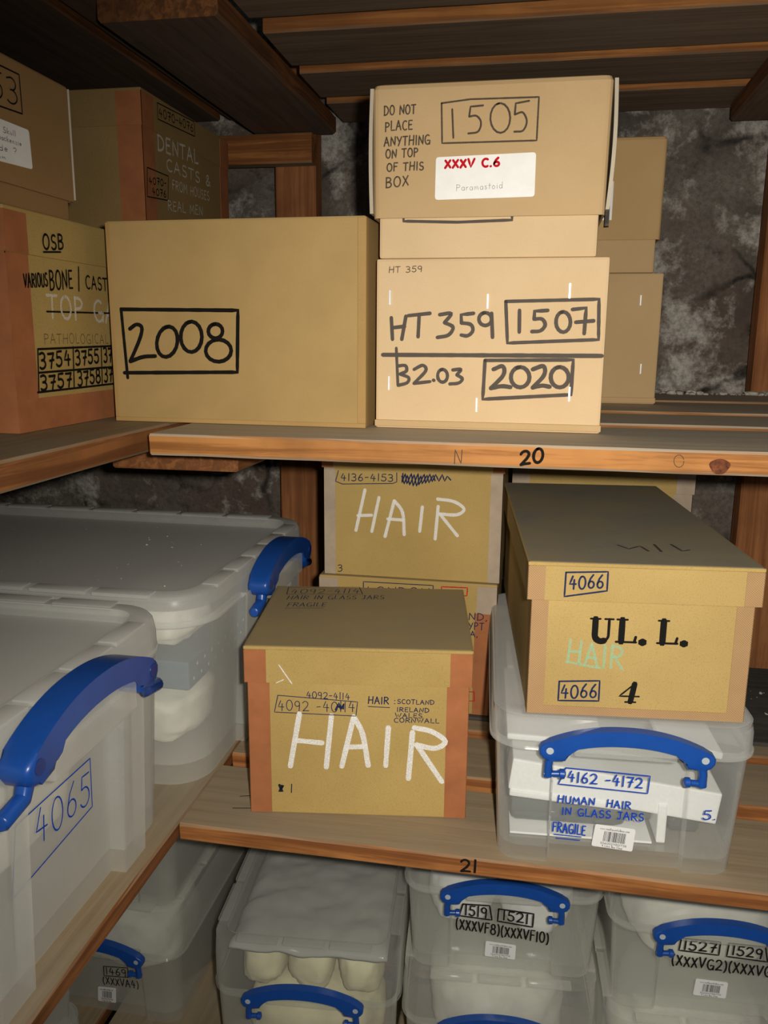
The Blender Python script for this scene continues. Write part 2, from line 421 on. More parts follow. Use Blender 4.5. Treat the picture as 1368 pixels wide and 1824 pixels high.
def tube(bm, pts, rad, n=8):
    pts = [Vector(p) for p in pts]; rings = []
    up = Vector((0.123, 0.9, 0.41)).normalized()
    for i, p in enumerate(pts):
        t = (pts[min(i + 1, len(pts) - 1)] - pts[max(i - 1, 0)]).normalized()
        a = t.cross(up).normalized(); b = t.cross(a).normalized()
        r = rad[i] if isinstance(rad, (list, tuple)) else rad
        rings.append([bm.verts.new(p + (a * math.cos(2 * math.pi * k / n) + b * math.sin(2 * math.pi * k / n)) * r) for k in range(n)])
    for a, b in zip(rings, rings[1:]):
        for k in range(n): bm.faces.new((a[k], a[(k + 1) % n], b[(k + 1) % n], b[k]))
    bm.faces.new(rings[0]); bm.faces.new(rings[-1])
def blob(bm, c, rx, ry, rz, seed=0, rough=0.12, sub=4):
    """a soft padded lump"""
    m = bmesh.new(); bmesh.ops.create_icosphere(m, subdivisions=sub, radius=1.0)
    off = Vector((seed * 3.7, seed * 1.3, seed * 7.9))
    mp = {}
    for v in m.verts:
        d = v.co.copy()
        k = 1 + rough * noise.noise(d * 1.6 + off) + rough * 0.45 * noise.noise(d * 4.5 + off)
        p = Vector([math.copysign(abs(x) ** 0.72, x) for x in d])
        q = Vector((c[0] + p.x * rx * k, c[1] + p.y * ry * k, c[2] + p.z * rz * k))
        mp[v.index] = bm.verts.new(q)
    for f in m.faces: bm.faces.new([mp[v.index] for v in f.verts])
    m.free()

# ------------------------------------------------------------------ hand lettering
def _arc(cx, cy, rx, ry, a0, a1, n=12):
    return [(cx + rx * math.cos(R(a0 + (a1 - a0) * i / n)), cy + ry * math.sin(R(a0 + (a1 - a0) * i / n))) for i in range(n + 1)]
G = {
 '0': (0.62, [_arc(.31, .5, .29, .5, 100, 465, 22)]),
 '1': (0.22, [[(.12, 1), (.11, .5), (.10, 0)]]),
 '2': (0.62, [[(.04, .80)] + _arc(.29, .72, .26, .27, 150, -20, 10) + [(.42, .42), (.06, .03)], [(.06, .03), (.30, .06), (.62, .05)]]),
 '3': (0.56, [[(.05, .93)] + _arc(.25, .75, .25, .24, 90, -80, 8), [(.20, .52)] + _arc(.24, .26, .29, .27, 80, -140, 12)]),
 '4': (0.64, [[(.30, 1.0), (.05, .40), (.60, .38)], [(.44, .72), (.41, 0)]]),
 '5': (0.58, [[(.56, .98), (.14, .97), (.10, .58)] , [(.10, .58)] + _arc(.27, .31, .28, .30, 105, -150, 14)]),
 '6': (0.58, [[(.44, 1.0), (.20, .72), (.06, .36)] + _arc(.29, .26, .24, .25, 175, 530, 18)]),
 '7': (0.58, [[(.03, .97), (.32, .96), (.57, .98)], [(.57, .98), (.38, .5), (.27, 0)], [(.18, .5), (.56, .53)]]),
 '8': (0.60, [_arc(.31, .75, .21, .24, 60, 425, 16), _arc(.30, .26, .28, .27, 80, 445, 18)]),
 '9': (0.56, [_arc(.26, .72, .23, .26, 20, 380, 18), [(.49, .8), (.47, .4), (.43, 0)]]),
 'A': (0.66, [[(0, 0), (.31, 1.0)], [(.31, 1.0), (.64, 0)], [(.13, .38), (.54, .40)]]),
 'B': (0.58, [[(.06, 1), (.05, 0)], [(.06, .98)] + _arc(.22, .76, .26, .22, 80, -85, 8) + [(.07, .52)], [(.10, .52)] + _arc(.24, .26, .30, .26, 80, -90, 9) + [(.05, .01)]]),
 'C': (0.58, [_arc(.36, .5, .33, .5, 55, 305, 16)]),
 'D': (0.64, [[(.06, 1), (.05, 0)], [(.02, .98)] + _arc(.12, .5, .50, .49, 80, -80, 12) + [(.02, .01)]]),
 'E': (0.52, [[(.50, .97), (.07, .98), (.05, .02), (.50, .0)], [(.06, .52), (.42, .53)]]),
 'F': (0.52, [[(.52, .97), (.07, .97), (.05, 0)], [(.06, .52), (.42, .54)]]),
 'G': (0.64, [_arc(.36, .5, .33, .5, 55, 330, 16), [(.34, .42), (.66, .42), (.62, .02)]]),
 'H': (0.66, [[(.10, 1), (.02, 0)], [(.64, 1), (.58, 0)], [(.08, .50), (.60, .52)]]),
 'I': (0.20, [[(.11, 1), (.09, 0)]]),
 'J': (0.48, [[(.05, .98), (.5, .98)], [(.34, .98), (.33, .25)] + _arc(.18, .2, .15, .2, 0, -160, 8)]),
 'K': (0.6, [[(.06, 1), (.05, 0)], [(.55, 1), (.08, .45)], [(.2, .56), (.6, 0)]]),
 'L': (0.5, [[(.07, 1), (.05, .02), (.5, .03)]]),
 'M': (0.76, [[(.03, 0), (.10, 1), (.38, .3), (.66, 1), (.74, 0)]]),
 'N': (0.64, [[(.04, 0), (.07, 1), (.57, .03), (.62, 1)]]),
 'O': (0.66, [_arc(.33, .5, .31, .5, 100, 465, 20)]),
 'P': (0.56, [[(.07, 1), (.05, 0)], [(.05, .98)] + _arc(.22, .74, .30, .24, 80, -90, 9) + [(.07, .49)]]),
 'Q': (0.66, [_arc(.33, .5, .31, .5, 100, 465, 20), [(.4, .25), (.66, -.05)]]),
 'R': (0.62, [[(.07, 1), (.04, 0)], [(.05, .98)] + _arc(.24, .75, .32, .23, 80, -90, 9) + [(.09, .51)], [(.2, .50), (.62, 0)]]),
 'S': (0.54, [_arc(.29, .74, .22, .25, 40, 250, 10) + _arc(.26, .25, .25, .25, 75, -150, 12)]),
 'T': (0.6, [[(.0, .97), (.6, .99)], [(.31, .98), (.28, 0)]]),
 'U': (0.64, [[(.05, 1), (.06, .35)] + _arc(.32, .3, .26, .3, 180, 360, 10) + [(.6, 1)]]),
 'V': (0.62, [[(.02, 1), (.28, 0), (.62, 1)]]),
 'W': (0.86, [[(.02, 1), (.2, 0), (.43, .7), (.62, 0), (.86, 1)]]),
 'X': (0.56, [[(.04, .95), (.54, .05)], [(.52, .97), (.02, .0)]]),
 'Y': (0.6, [[(.02, 1), (.3, .5)], [(.6, 1), (.2, 0)]]),
 'Z': (0.58, [[(.04, .97), (.54, .97), (.04, .02), (.58, .02)]]),
 '-': (0.42, [[(.04, .46), (.40, .49)]]), '.': (0.14, [[(.05, .02), (.09, .04)]]), ',': (0.16, [[(.10, .05), (.04, -.14)]]),
 ':': (0.14, [[(.06, .08), (.08, .10)], [(.06, .55), (.08, .57)]]), '/': (0.3, [[(.22, 1.15), (.06, -.2)]]),
 '(': (0.28, [_arc(.34, .45, .28, .62, 115, 245, 9)]), ')': (0.28, [_arc(-.04, .45, .28, .62, 65, -65, 9)]),
 '&': (0.6, [[(.55, .02), (.15, .7)] + _arc(.25, .8, .13, .18, 190, -20, 7) + [(.08, .3)] + _arc(.24, .2, .18, .2, 170, 300, 6) + [(.52, .45)]]),
 '?': (0.44, [[(.03, .8)] + _arc(.2, .76, .2, .23, 150, -40, 8) + [(.2, .3)], [(.19, .04), (.21, .06)]]),
 'a': (0.42, [_arc(.2, .27, .18, .27, 40, 360, 12), [(.39, .5), (.40, 0)]]), 'c': (0.38, [_arc(.22, .27, .19, .27, 50, 310, 10)]),
 'd': (0.44, [_arc(.2, .27, .18, .27, 40, 360, 12), [(.42, 1), (.40, 0)]]), 'e': (0.40, [[(.04, .28), (.36, .30)] + _arc(.2, .28, .17, .27, 10, 310, 10)]),
 'g': (0.42, [_arc(.2, .27, .18, .27, 40, 360, 12), [(.39, .5), (.36, -.3), (.1, -.3)]]), 'h': (0.42, [[(.05, 1), (.04, 0)], [(.04, .35)] + _arc(.2, .35, .16, .2, 160, 0, 6) + [(.37, 0)]]),
 'i': (0.16, [[(.07, .52), (.07, 0)], [(.08, .72), (.09, .74)]]), 'k': (0.4, [[(.05, 1), (.04, 0)], [(.36, .55), (.06, .25), (.38, 0)]]), 'l': (0.16, [[(.08, 1), (.07, 0)]]),
 'm': (0.62, [[(.04, 0), (.05, .5), (.18, .5), (.3, .02), (.34, .5), (.48, .5), (.58, 0)]]), 'n': (0.42, [[(.04, 0), (.05, .5), (.24, .52), (.38, 0)]]),
 'o': (0.42, [_arc(.2, .27, .18, .27, 90, 450, 14)]), 'p': (0.42, [[(.05, .5), (.04, -.4)], _arc(.2, .27, .17, .26, 160, 500, 12)]), 'r': (0.3, [[(.05, .52), (.04, 0)], [(.05, .35), (.28, .52)]]),
 's': (0.34, [_arc(.18, .4, .12, .13, 40, 250, 7) + _arc(.16, .14, .14, .14, 75, -150, 8)]), 't': (0.3, [[(.15, .85), (.14, 0)], [(.0, .54), (.3, .56)]]),
 'u': (0.42, [[(.05, .52), (.06, .1), (.25, .02), (.38, .5), (.38, 0)]]), 'w': (0.56, [[(.03, .5), (.15, 0), (.28, .4), (.4, 0), (.54, .5)]]), 'x': (0.4, [[(.04, .52), (.36, 0)], [(.36, .52), (.03, 0)]]),
 'y': (0.4, [[(.04, .52), (.2, .05)], [(.38, .52), (.1, -.35)]]), 'z': (0.4, [[(.04, .5), (.36, .5), (.04, 0), (.38, 0)]]), 'f': (0.3, [[(.28, .95), (.15, .8), (.13, 0)], [(.02, .52), (.28, .54)]]),
 'b': (0.42, [[(.05, 1), (.04, 0)], _arc(.21, .27, .17, .26, 160, 500, 12)]),
}
_cnt = [0]
def ribbon(bm, pts, w, fr, taper=True):
    """one pen stroke: a flat strip following pts with rounded ends; fr maps (s, t, lift) into the mesh"""
    P = [Vector((p[0], p[1])) for p in pts]
    Q = [P[0]]
    for p in P[1:]:
        if (p - Q[-1]).length > 1e-6: Q.append(p)
    if len(Q) < 2: Q.append(Q[0] + Vector((w * 0.3, 0)))
    dense = [Q[0]]
    for a, b in zip(Q, Q[1:]):
        k = max(1, int((b - a).length / max(w * 1.5, 0.002)))
        for i in range(1, k + 1): dense.append(a.lerp(b, i / k))
    Q = dense
    d0 = (Q[1] - Q[0]).normalized(); d1 = (Q[-1] - Q[-2]).normalized()
    Q = [Q[0] - d0 * w * 0.42] + Q + [Q[-1] + d1 * w * 0.42]
    _cnt[0] += 1
    lift = 0.00002 * (_cnt[0] % 9)
    L, Rr = [], []
    for i, p in enumerate(Q):
        t = (Q[min(i + 1, len(Q) - 1)] - Q[max(i - 1, 0)])
        if t.length < 1e-9: t = Vector((1, 0))
        t.normalize(); nrm = Vector((-t.y, t.x))
        hw = w * 0.5 * (0.55 if i in (0, len(Q) - 1) else 1.0) * (1 + 0.13 * noise.noise(Vector((p.x * 260, p.y * 260, _cnt[0]))))
        L.append(bm.verts.new(fr(p + nrm * hw, lift))); Rr.append(bm.verts.new(fr(p - nrm * hw, lift)))
    for i in range(len(Q) - 1):
        bm.faces.new((L[i], L[i + 1], Rr[i + 1], Rr[i]))
def wordstrokes(s, a, b, h):
    a, b = Vector(a), Vector(b)
    gap = 0.20
    adv = [(0.36 if c == ' ' else G[c][0]) + gap for c in s]
    tot = sum(adv) - gap
    du = (b - a) / tot; dv = Vector((0, h))
    rnd = random.Random(len(s) * 17 + ord(s[0]))
    x = 0; out = []
    for c, ad in zip(s, adv):
        if c != ' ':
            jy = (rnd.random() - .5) * 0.06
            for st in G[c][1]:
                out.append([a + du * (x + px) + dv * (py * (0.96 + jy) + jy) for px, py in st])
        x += ad
    return out
SERIF = {  # printed slab-serif capitals: thick stems, thin serifs  (width factor per stroke)
 'U': (0.72, [([(.18, .98), (.18, .34)] + _arc(.38, .3, .2, .27, 180, 300, 8), 1.25), ([(.60, .98), (.60, .34)] + _arc(.40, .3, .2, .27, 0, -70, 6), .55), ([(.03, .98), (.33, .98)], .4), ([(.47, .98), (.73, .98)], .4)]),
 'L': (0.66, [([(.2, .98), (.2, .03)], 1.25), ([(.04, .98), (.36, .98)], .4), ([(.04, .03), (.66, .03)], .45), ([(.64, .26), (.60, .03)], .55)]),
 '.': (0.26, [([(.09, .04), (.14, .04)], 1.5)]),
 '4': (0.8, [([(.62, 1), (.04, .32), (.80, .32)], .45), ([(.60, .98), (.48, .03)], 1.5), ([(.28, .02), (.68, .02)], .5)]),
}
def serifstrokes(s, a, b, h):
    a, b = Vector(a), Vector(b)
    adv = [(0.10 if c == ' ' else SERIF[c][0]) + .08 for c in s]
    du = (b - a) / (sum(adv) - .08); dv = Vector((0, h)); x = 0; out = []
    for c, ad in zip(s, adv):
        if c != ' ':
            for st, k in SERIF[c][1]: out.append(([a + du * (x + px) + dv * py for px, py in st], k))
        x += ad
    return out

def plane_frame(origin, rotz, parent, off, top=False, slope=0.0, cols=None):
    wm = Matrix.Translation(Vector(origin)) @ Matrix.Rotation(R(rotz), 4, 'Z')
    inv = (POSE[parent.name].inverted() if parent is not None else Matrix.Identity(4)) @ wm
    if top: return lambda p, l: inv @ Vector((p[0], p[1], off + l))
    def fr(p, l):
        o = off + l + slope * p[1]
        if cols and not (cols[0] < p[0] < cols[1]): o += cols[2]
        return inv @ Vector((p[0], -o, p[1]))
    return fr
def round_quad(q, r):
    """four corners -> outline with rounded corners"""
    q = [Vector(p) for p in q]; out = []
    for i in range(4):
        p, a, b = q[i], q[i - 1], q[(i + 1) % 4]
        u = (a - p).normalized() * r; v = (b - p).normalized() * r
        for k in range(5):
            t = k / 4
            out.append(p + u * (1 - t) ** 2 + v * t ** 2)
    return out
def write_marks(key, origin, rotz, part, root, off=0.0005, top=False, slope=0.0, cols=None):
    """put every mark recorded for this face on it; one mesh for each pen used"""
    fr = plane_frame(origin, rotz, root, off, top, slope, cols)
    fr2 = plane_frame(origin, rotz, root, off + 0.0006, top, slope, cols)
    quads = [m for m in MARKS[key] if m[0] == 'q' and m[1] in ('label',)]
    def inside(pt):
        for q in quads:
            xs = [p[0] for p in q[2]]; ys = [p[1] for p in q[2]]
            if min(xs) < pt[0] < max(xs) and min(ys) < pt[1] < max(ys): return True
        return False
    bms = {}
    def get(mat, lab):
        k = (mat, lab)
        if k not in bms: bms[k] = bmesh.new()
        return bms[k]
    for m in MARKS[key]:
        if m[0] == 't':
            _, mat, s, a, b, h, w = m
            lab = inside(((a[0] + b[0]) / 2, (a[1] + b[1]) / 2)); bm = get(mat, lab)
            if mat == 'print':
                for st, k in serifstrokes(s, a, b, h): ribbon(bm, st, w * k, fr)
            else:
                for st in wordstrokes(s, a, b, h): ribbon(bm, st, w, fr2 if lab else fr)
        elif m[0] == 'l':
            _, mat, pts, w = m
            ribbon(get(mat, False), pts, w, fr)
    labels = []
    for m in MARKS[key]:
        if m[0] != 'q': continue
        if m[1] == 'staple':
            s, t = m[2][0]; bm = bmesh.new()
            for ds0, ds1, dt0, dt1, l in ((-.0011, .0011, -.0072, .0072, .0009),):
                vs = []
                for (ss, tt, ll) in ((ds0, dt0, 0), (ds1, dt0, 0), (ds1, dt1, 0), (ds0, dt1, 0)): vs.append((s + ss, t + tt))
                lo = [bm.verts.new(fr(Vector(v), -.0004)) for v in vs]; hi = [bm.verts.new(fr(Vector((s + (v[0] - s) * .8, t + (v[1] - t) * .97)), l)) for v in vs]
                bm.faces.new(hi)
                for k in range(4): bm.faces.new((lo[k], lo[(k + 1) % 4], hi[(k + 1) % 4], hi[k]))
            obj('staple', bm, M['steel'], part)
        elif m[1] == 'label':
            bm = bmesh.new(); o = round_quad(m[2], 0.003)
            lo = [bm.verts.new(fr(p, -.0004)) for p in o]; hi = [bm.verts.new(fr(p, 0.0002)) for p in o]
            bm.faces.new(hi); n = len(o)
            for k in range(n): bm.faces.new((lo[k], lo[(k + 1) % n], hi[(k + 1) % n], hi[k]))
            labels.append(obj('paper_label', bm, M['paper'], part, 'white paper label'))
        elif m[1] == 'barcode':
            q = [Vector(p) for p in m[2]]; bm = bmesh.new(); o = round_quad(q, 0.0022)
            lo = [bm.verts.new(fr(p, -.0004)) for p in o]; hi = [bm.verts.new(fr(p, 0.0002)) for p in o]
            bm.faces.new(hi); n = len(o)
            for k in range(n): bm.faces.new((lo[k], lo[(k + 1) % n], hi[(k + 1) % n], hi[k]))
            lab = obj('barcode_sticker', bm, M['sticker'], part, 'white barcode sticker')
            def bil(x, y): return q[3].lerp(q[2], x).lerp(q[0].lerp(q[1], x), y)
            bb = bmesh.new(); rnd = random.Random(len(key)); x = 0.25
            while x < 0.79:
                w = rnd.choice((.006, .006, .012, .018))
                bb.faces.new([bb.verts.new(fr2(bil(*p), 0)) for p in ((x, .30), (x + w, .30), (x + w, .76), (x, .76))])
                x += w + rnd.choice((.008, .010, .016))
            W = (q[1] - q[0]).length; H = (q[0] - q[3]).length
            for s, x0, x1, y0, hh in (('www.reallyusefulbox.com', .14, .86, .82, .10), ('5060024801736', .2, .84, .17, .10), ('9 Litre Box Clear', .25, .75, .04, .10)):
                for st in wordstrokes(s, bil(x0, y0), bil(x1, y0), hh * H): ribbon(bb, st, H * 0.012, fr2)
            obj('printing', bb, INK['print'], lab)
    for (mat, lab), bm in bms.items():
        par = labels[0] if (lab and labels) else part
        obj(WNAME[mat], bm, INK[mat], par, WLABEL[mat])

# ------------------------------------------------------------------ what is written where (metres on each face)
MARKS = {
 'B2008': [
  ('l', 'marker', [(0.0124, 0.1176), (0.1428, 0.1167), (0.1403, 0.0544), (0.0122, 0.0517)], 0.004),
  ('l', 'marker', [(0.0124, 0.1182), (0.0158, 0.0464)], 0.0034),
  ('l', 'marker', [(0.0212, 0.0975), (0.0228, 0.0985), (0.0245, 0.0997), (0.0261, 0.1008), (0.0277, 0.1017), (0.0291, 0.1021), (0.0306, 0.1021), (0.0321, 0.1018), (0.0335, 0.1011), (0.0346, 0.1002), (0.0351, 0.0988), (0.0352, 0.0972), (0.0349, 0.0952), (0.0343, 0.0929), (0.0333, 0.0901), (0.0319, 0.0869), (0.0301, 0.083), (0.0277, 0.0785), (0.0251, 0.0735), (0.0223, 0.0685), (0.0197, 0.0637)], 0.0042),
  ('l', 'marker', [(0.0197, 0.0637), (0.0227, 0.0647), (0.0256, 0.0658), (0.0285, 0.0668), (0.0314, 0.0678), (0.0343, 0.0685), (0.0372, 0.069), (0.0402, 0.0693), (0.0431, 0.0694), (0.0461, 0.0695), (0.049, 0.0697)], 0.0042),
  ('l', 'marker', [(0.0642, 0.1001), (0.0597, 0.0982), (0.0557, 0.0944), (0.0528, 0.0891), (0.0513, 0.0832), (0.0516, 0.0774), (0.0536, 0.0727), (0.0569, 0.0697), (0.0612, 0.0689), (0.0658, 0.0703), (0.07, 0.0738), (0.0732, 0.0788), (0.0749, 0.0846), (0.075, 0.0904), (0.0735, 0.0954), (0.0704, 0.0988), (0.0664, 0.1002), (0.0619, 0.0994)], 0.0042),
  ('l', 'marker', [(0.0898, 0.1052), (0.0855, 0.1034), (0.0819, 0.0996), (0.0795, 0.0944), (0.0788, 0.0885), (0.0797, 0.0828), (0.0823, 0.0781), (0.086, 0.0751), (0.0905, 0.0743), (0.0949, 0.0757), (0.0987, 0.0791), (0.1014, 0.0841), (0.1025, 0.0899), (0.1019, 0.0956), (0.0997, 0.1006), (0.0962, 0.104), (0.0919, 0.1054), (0.0875, 0.1045)], 0.0042),
  ('l', 'marker', [(0.1169, 0.1029), (0.1141, 0.1021), (0.1117, 0.1003), (0.1102, 0.0979), (0.1098, 0.0952), (0.1105, 0.0925), (0.1123, 0.0904), (0.1148, 0.089), (0.1177, 0.0886), (0.1207, 0.0892), (0.1231, 0.0908), (0.1249, 0.0931), (0.1255, 0.0958), (0.1251, 0.0985), (0.1236, 0.1008), (0.1212, 0.1024), (0.1183, 0.103), (0.1154, 0.1026)], 0.0042),
  ('l', 'marker', [(0.1188, 0.0873), (0.1137, 0.0859), (0.1095, 0.0831), (0.1068, 0.0793), (0.106, 0.075), (0.1073, 0.0709), (0.1105, 0.0675), (0.1151, 0.0654), (0.1204, 0.0648), (0.1257, 0.0659), (0.1301, 0.0684), (0.1332, 0.072), (0.1343, 0.0762), (0.1335, 0.0804), (0.1308, 0.0839), (0.1265, 0.0864), (0.1214, 0.0874), (0.116, 0.0867)], 0.0042),
 ],
 'B1507': [
  ('t', 'pencil', 'HT 359', (0.0129, 0.1535), (0.046, 0.1544), 0.0059, 0.0008),
  ('l', 'grey_marker', [(0.0157, 0.1103), (0.0171, 0.089)], 0.0037),
  ('l', 'grey_marker', [(0.0305, 0.1118), (0.0266, 0.0891)], 0.0037),
  ('l', 'grey_marker', [(0.0167, 0.1004), (0.0294, 0.1019)], 0.0037),
  ('l', 'grey_marker', [(0.0328, 0.1123), (0.0547, 0.1146)], 0.0037),
  ('l', 'grey_marker', [(0.0439, 0.1132), (0.0431, 0.0918)], 0.0037),
  ('l', 'grey_marker', [(0.0643, 0.1133), (0.0669, 0.1137), (0.0697, 0.1142), (0.0725, 0.1147), (0.0746, 0.1148), (0.0758, 0.1144), (0.0756, 0.1133), (0.0745, 0.1117), (0.0728, 0.1097), (0.0709, 0.1076), (0.0693, 0.1057)], 0.0037),
  ('l', 'grey_marker', [(0.0693, 0.1057), (0.0712, 0.1049), (0.0734, 0.1041), (0.0754, 0.1033), (0.077, 0.1024), (0.0778, 0.1013), (0.0779, 0.0999), (0.0773, 0.0982), (0.0763, 0.0965), (0.0749, 0.0949), (0.0734, 0.0937), (0.0716, 0.0929), (0.0695, 0.0924), (0.0671, 0.092), (0.0647, 0.0917), (0.0624, 0.0913)], 0.0037),
  ('l', 'grey_marker', [(0.0978, 0.1147), (0.0856, 0.1133), (0.0861, 0.1055)], 0.0037),
  ('l', 'grey_marker', [(0.0861, 0.1055), (0.088, 0.1053), (0.0901, 0.1051), (0.0921, 0.1049), (0.0939, 0.1045), (0.0953, 0.1039), (0.0963, 0.103), (0.097, 0.1018), (0.0974, 0.1005), (0.0976, 0.0992), (0.0974, 0.098), (0.097, 0.0969), (0.0961, 0.0958), (0.0951, 0.0947), (0.0939, 0.0939), (0.0927, 0.0933), (0.0915, 0.093), (0.0902, 0.0931), (0.0888, 0.0933), (0.0874, 0.0936), (0.0861, 0.0938)], 0.0037),
  ('l', 'grey_marker', [(0.1083, 0.1153), (0.1061, 0.1145), (0.1043, 0.113), (0.1033, 0.111), (0.1031, 0.1087), (0.1038, 0.1065), (0.1053, 0.1046), (0.1074, 0.1035), (0.1098, 0.1031), (0.112, 0.1037), (0.1139, 0.105), (0.1152, 0.107), (0.1155, 0.1092), (0.115, 0.1115), (0.1137, 0.1134), (0.1117, 0.1148), (0.1094, 0.1153), (0.1071, 0.115)], 0.0037),
  ('l', 'grey_marker', [(0.1153, 0.1148), (0.117, 0.0918)], 0.0037),
  ('l', 'grey_marker', [(0.1421, 0.1176), (0.1427, 0.097)], 0.0037),
  ('l', 'grey_marker', [(0.169, 0.1176), (0.1566, 0.1168), (0.1564, 0.1094)], 0.0037),
  ('l', 'grey_marker', [(0.1564, 0.1094), (0.1579, 0.1095), (0.1596, 0.1097), (0.1612, 0.1098), (0.1626, 0.1098), (0.1639, 0.1094), (0.1649, 0.1087), (0.1658, 0.1077), (0.1666, 0.1064), (0.167, 0.1052), (0.1671, 0.104), (0.1669, 0.1028), (0.1662, 0.1016), (0.1653, 0.1003), (0.1642, 0.0993), (0.163, 0.0985), (0.1616, 0.098), (0.16, 0.0978), (0.1582, 0.0977), (0.1564, 0.0977), (0.1547, 0.0976)], 0.0037),
  ('l', 'grey_marker', [(0.1827, 0.1162), (0.1803, 0.1151), (0.1784, 0.1128), (0.1774, 0.1096), (0.1773, 0.106), (0.1781, 0.1025), (0.1799, 0.0996), (0.1822, 0.0978), (0.1848, 0.0972), (0.1873, 0.0981), (0.1893, 0.1002), (0.1906, 0.1032), (0.1909, 0.1068), (0.1902, 0.1103), (0.1887, 0.1133), (0.1865, 0.1154), (0.1839, 0.1163), (0.1814, 0.1158)], 0.0037),
  ('l', 'grey_marker', [(0.1921, 0.1185), (0.2048, 0.1199), (0.2043, 0.096)], 0.0037),
  ('l', 'grey_marker', [(0.1958, 0.1066), (0.2125, 0.108)], 0.0037),
  ('l', 'grey_marker', [(0.1286, 0.126), (0.2162, 0.128), (0.218, 0.0905), (0.1317, 0.0865), (0.1286, 0.126)], 0.0034),
  ('l', 'grey_marker', [(0.0073, 0.0737), (0.222, 0.0752)], 0.0042),
  ('l', 'grey_marker', [(0.0211, 0.0805), (0.0232, 0.0436)], 0.003),
  ('l', 'grey_marker', [(0.0231, 0.0629), (0.0247, 0.063), (0.0264, 0.0633), (0.028, 0.0635), (0.0294, 0.0635), (0.0305, 0.0633), (0.0313, 0.0626), (0.0319, 0.0615), (0.0321, 0.0603), (0.0321, 0.0591), (0.0318, 0.0581), (0.031, 0.0573), (0.0298, 0.0566), (0.0283, 0.056), (0.0267, 0.0554), (0.0253, 0.0548)], 0.0034),
  ('l', 'grey_marker', [(0.0253, 0.0548), (0.0272, 0.0542), (0.0292, 0.0535), (0.0312, 0.0529), (0.0329, 0.0522), (0.034, 0.0515), (0.0345, 0.0505), (0.0345, 0.0494), (0.0342, 0.0482), (0.0335, 0.0471), (0.0326, 0.0462), (0.0312, 0.0455), (0.0294, 0.0449), (0.0274, 0.0444), (0.0253, 0.0439), (0.0233, 0.0434)], 0.0034),
  ('l', 'grey_marker', [(0.0395, 0.0596), (0.0414, 0.0606), (0.0433, 0.0618), (0.0452, 0.0628), (0.0469, 0.0636), (0.0483, 0.0638), (0.0495, 0.0635), (0.0506, 0.0627), (0.0515, 0.0615), (0.0518, 0.0601), (0.0514, 0.0584), (0.05, 0.0563), (0.0478, 0.0539), (0.0451, 0.0512), (0.0423, 0.0484), (0.0397, 0.0457)], 0.0034),
  ('l', 'grey_marker', [(0.0397, 0.0457), (0.056, 0.0478)], 0.0034),
  ('l', 'grey_marker', [(0.0592, 0.0493), (0.0601, 0.049)], 0.0034),
  ('l', 'grey_marker', [(0.0677, 0.06), (0.0659, 0.0592), (0.0645, 0.0577), (0.0637, 0.0555), (0.0636, 0.0532), (0.0641, 0.0509), (0.0653, 0.049), (0.067, 0.0478), (0.0688, 0.0474), (0.0707, 0.048), (0.0722, 0.0494), (0.0732, 0.0515), (0.0735, 0.0538), (0.0731, 0.0562), (0.072, 0.0582), (0.0705, 0.0595), (0.0686, 0.0601), (0.0668, 0.0597)], 0.0034),
  ('l', 'grey_marker', [(0.0786, 0.0597), (0.0804, 0.0599), (0.0824, 0.0602), (0.0843, 0.0605), (0.0859, 0.0606), (0.0867, 0.0604), (0.0867, 0.0597), (0.086, 0.0586), (0.0849, 0.0574), (0.0838, 0.0561), (0.0828, 0.0549)], 0.0034),
  ('l', 'grey_marker', [(0.0828, 0.0549), (0.0841, 0.0542), (0.0855, 0.0535), (0.0868, 0.0527), (0.0879, 0.052), (0.0884, 0.0512), (0.0884, 0.0504), (0.0879, 0.0494), (0.087, 0.0484), (0.086, 0.0475), (0.0847, 0.0469), (0.0833, 0.0465), (0.0816, 0.0462), (0.0798, 0.0461), (0.0778, 0.046), (0.076, 0.0458)], 0.0034),
  ('l', 'grey_marker', [(0.1104, 0.0695), (0.1954, 0.0711), (0.195, 0.0377), (0.1094, 0.0314), (0.1104, 0.0695)], 0.0036),
  ('l', 'grey_marker', [(0.1189, 0.0609), (0.1209, 0.0617), (0.1229, 0.0627), (0.1249, 0.0637), (0.1267, 0.0642), (0.1279, 0.0641), (0.1288, 0.0632), (0.1295, 0.0617), (0.1298, 0.0597), (0.1296, 0.0576), (0.1288, 0.0554), (0.1273, 0.053), (0.125, 0.0505), (0.1224, 0.0478), (0.1196, 0.045), (0.117, 0.0423)], 0.0042),
  ('l', 'grey_marker', [(0.117, 0.0423), (0.1191, 0.0428), (0.1212, 0.0433), (0.1232, 0.0439), (0.1253, 0.0443), (0.1272, 0.0445), (0.1291, 0.0446), (0.131, 0.0445), (0.1328, 0.0443), (0.1346, 0.044), (0.1364, 0.0438)], 0.0042),
  ('l', 'grey_marker', [(0.1438, 0.0634), (0.1406, 0.0622), (0.1381, 0.0597), (0.1366, 0.0564), (0.1364, 0.0527), (0.1374, 0.0491), (0.1397, 0.0461), (0.1427, 0.0443), (0.1461, 0.0438), (0.1494, 0.0447), (0.1521, 0.0469), (0.1539, 0.0501), (0.1544, 0.0537), (0.1536, 0.0574), (0.1516, 0.0605), (0.1488, 0.0627), (0.1454, 0.0635), (0.1421, 0.0629)], 0.0042),
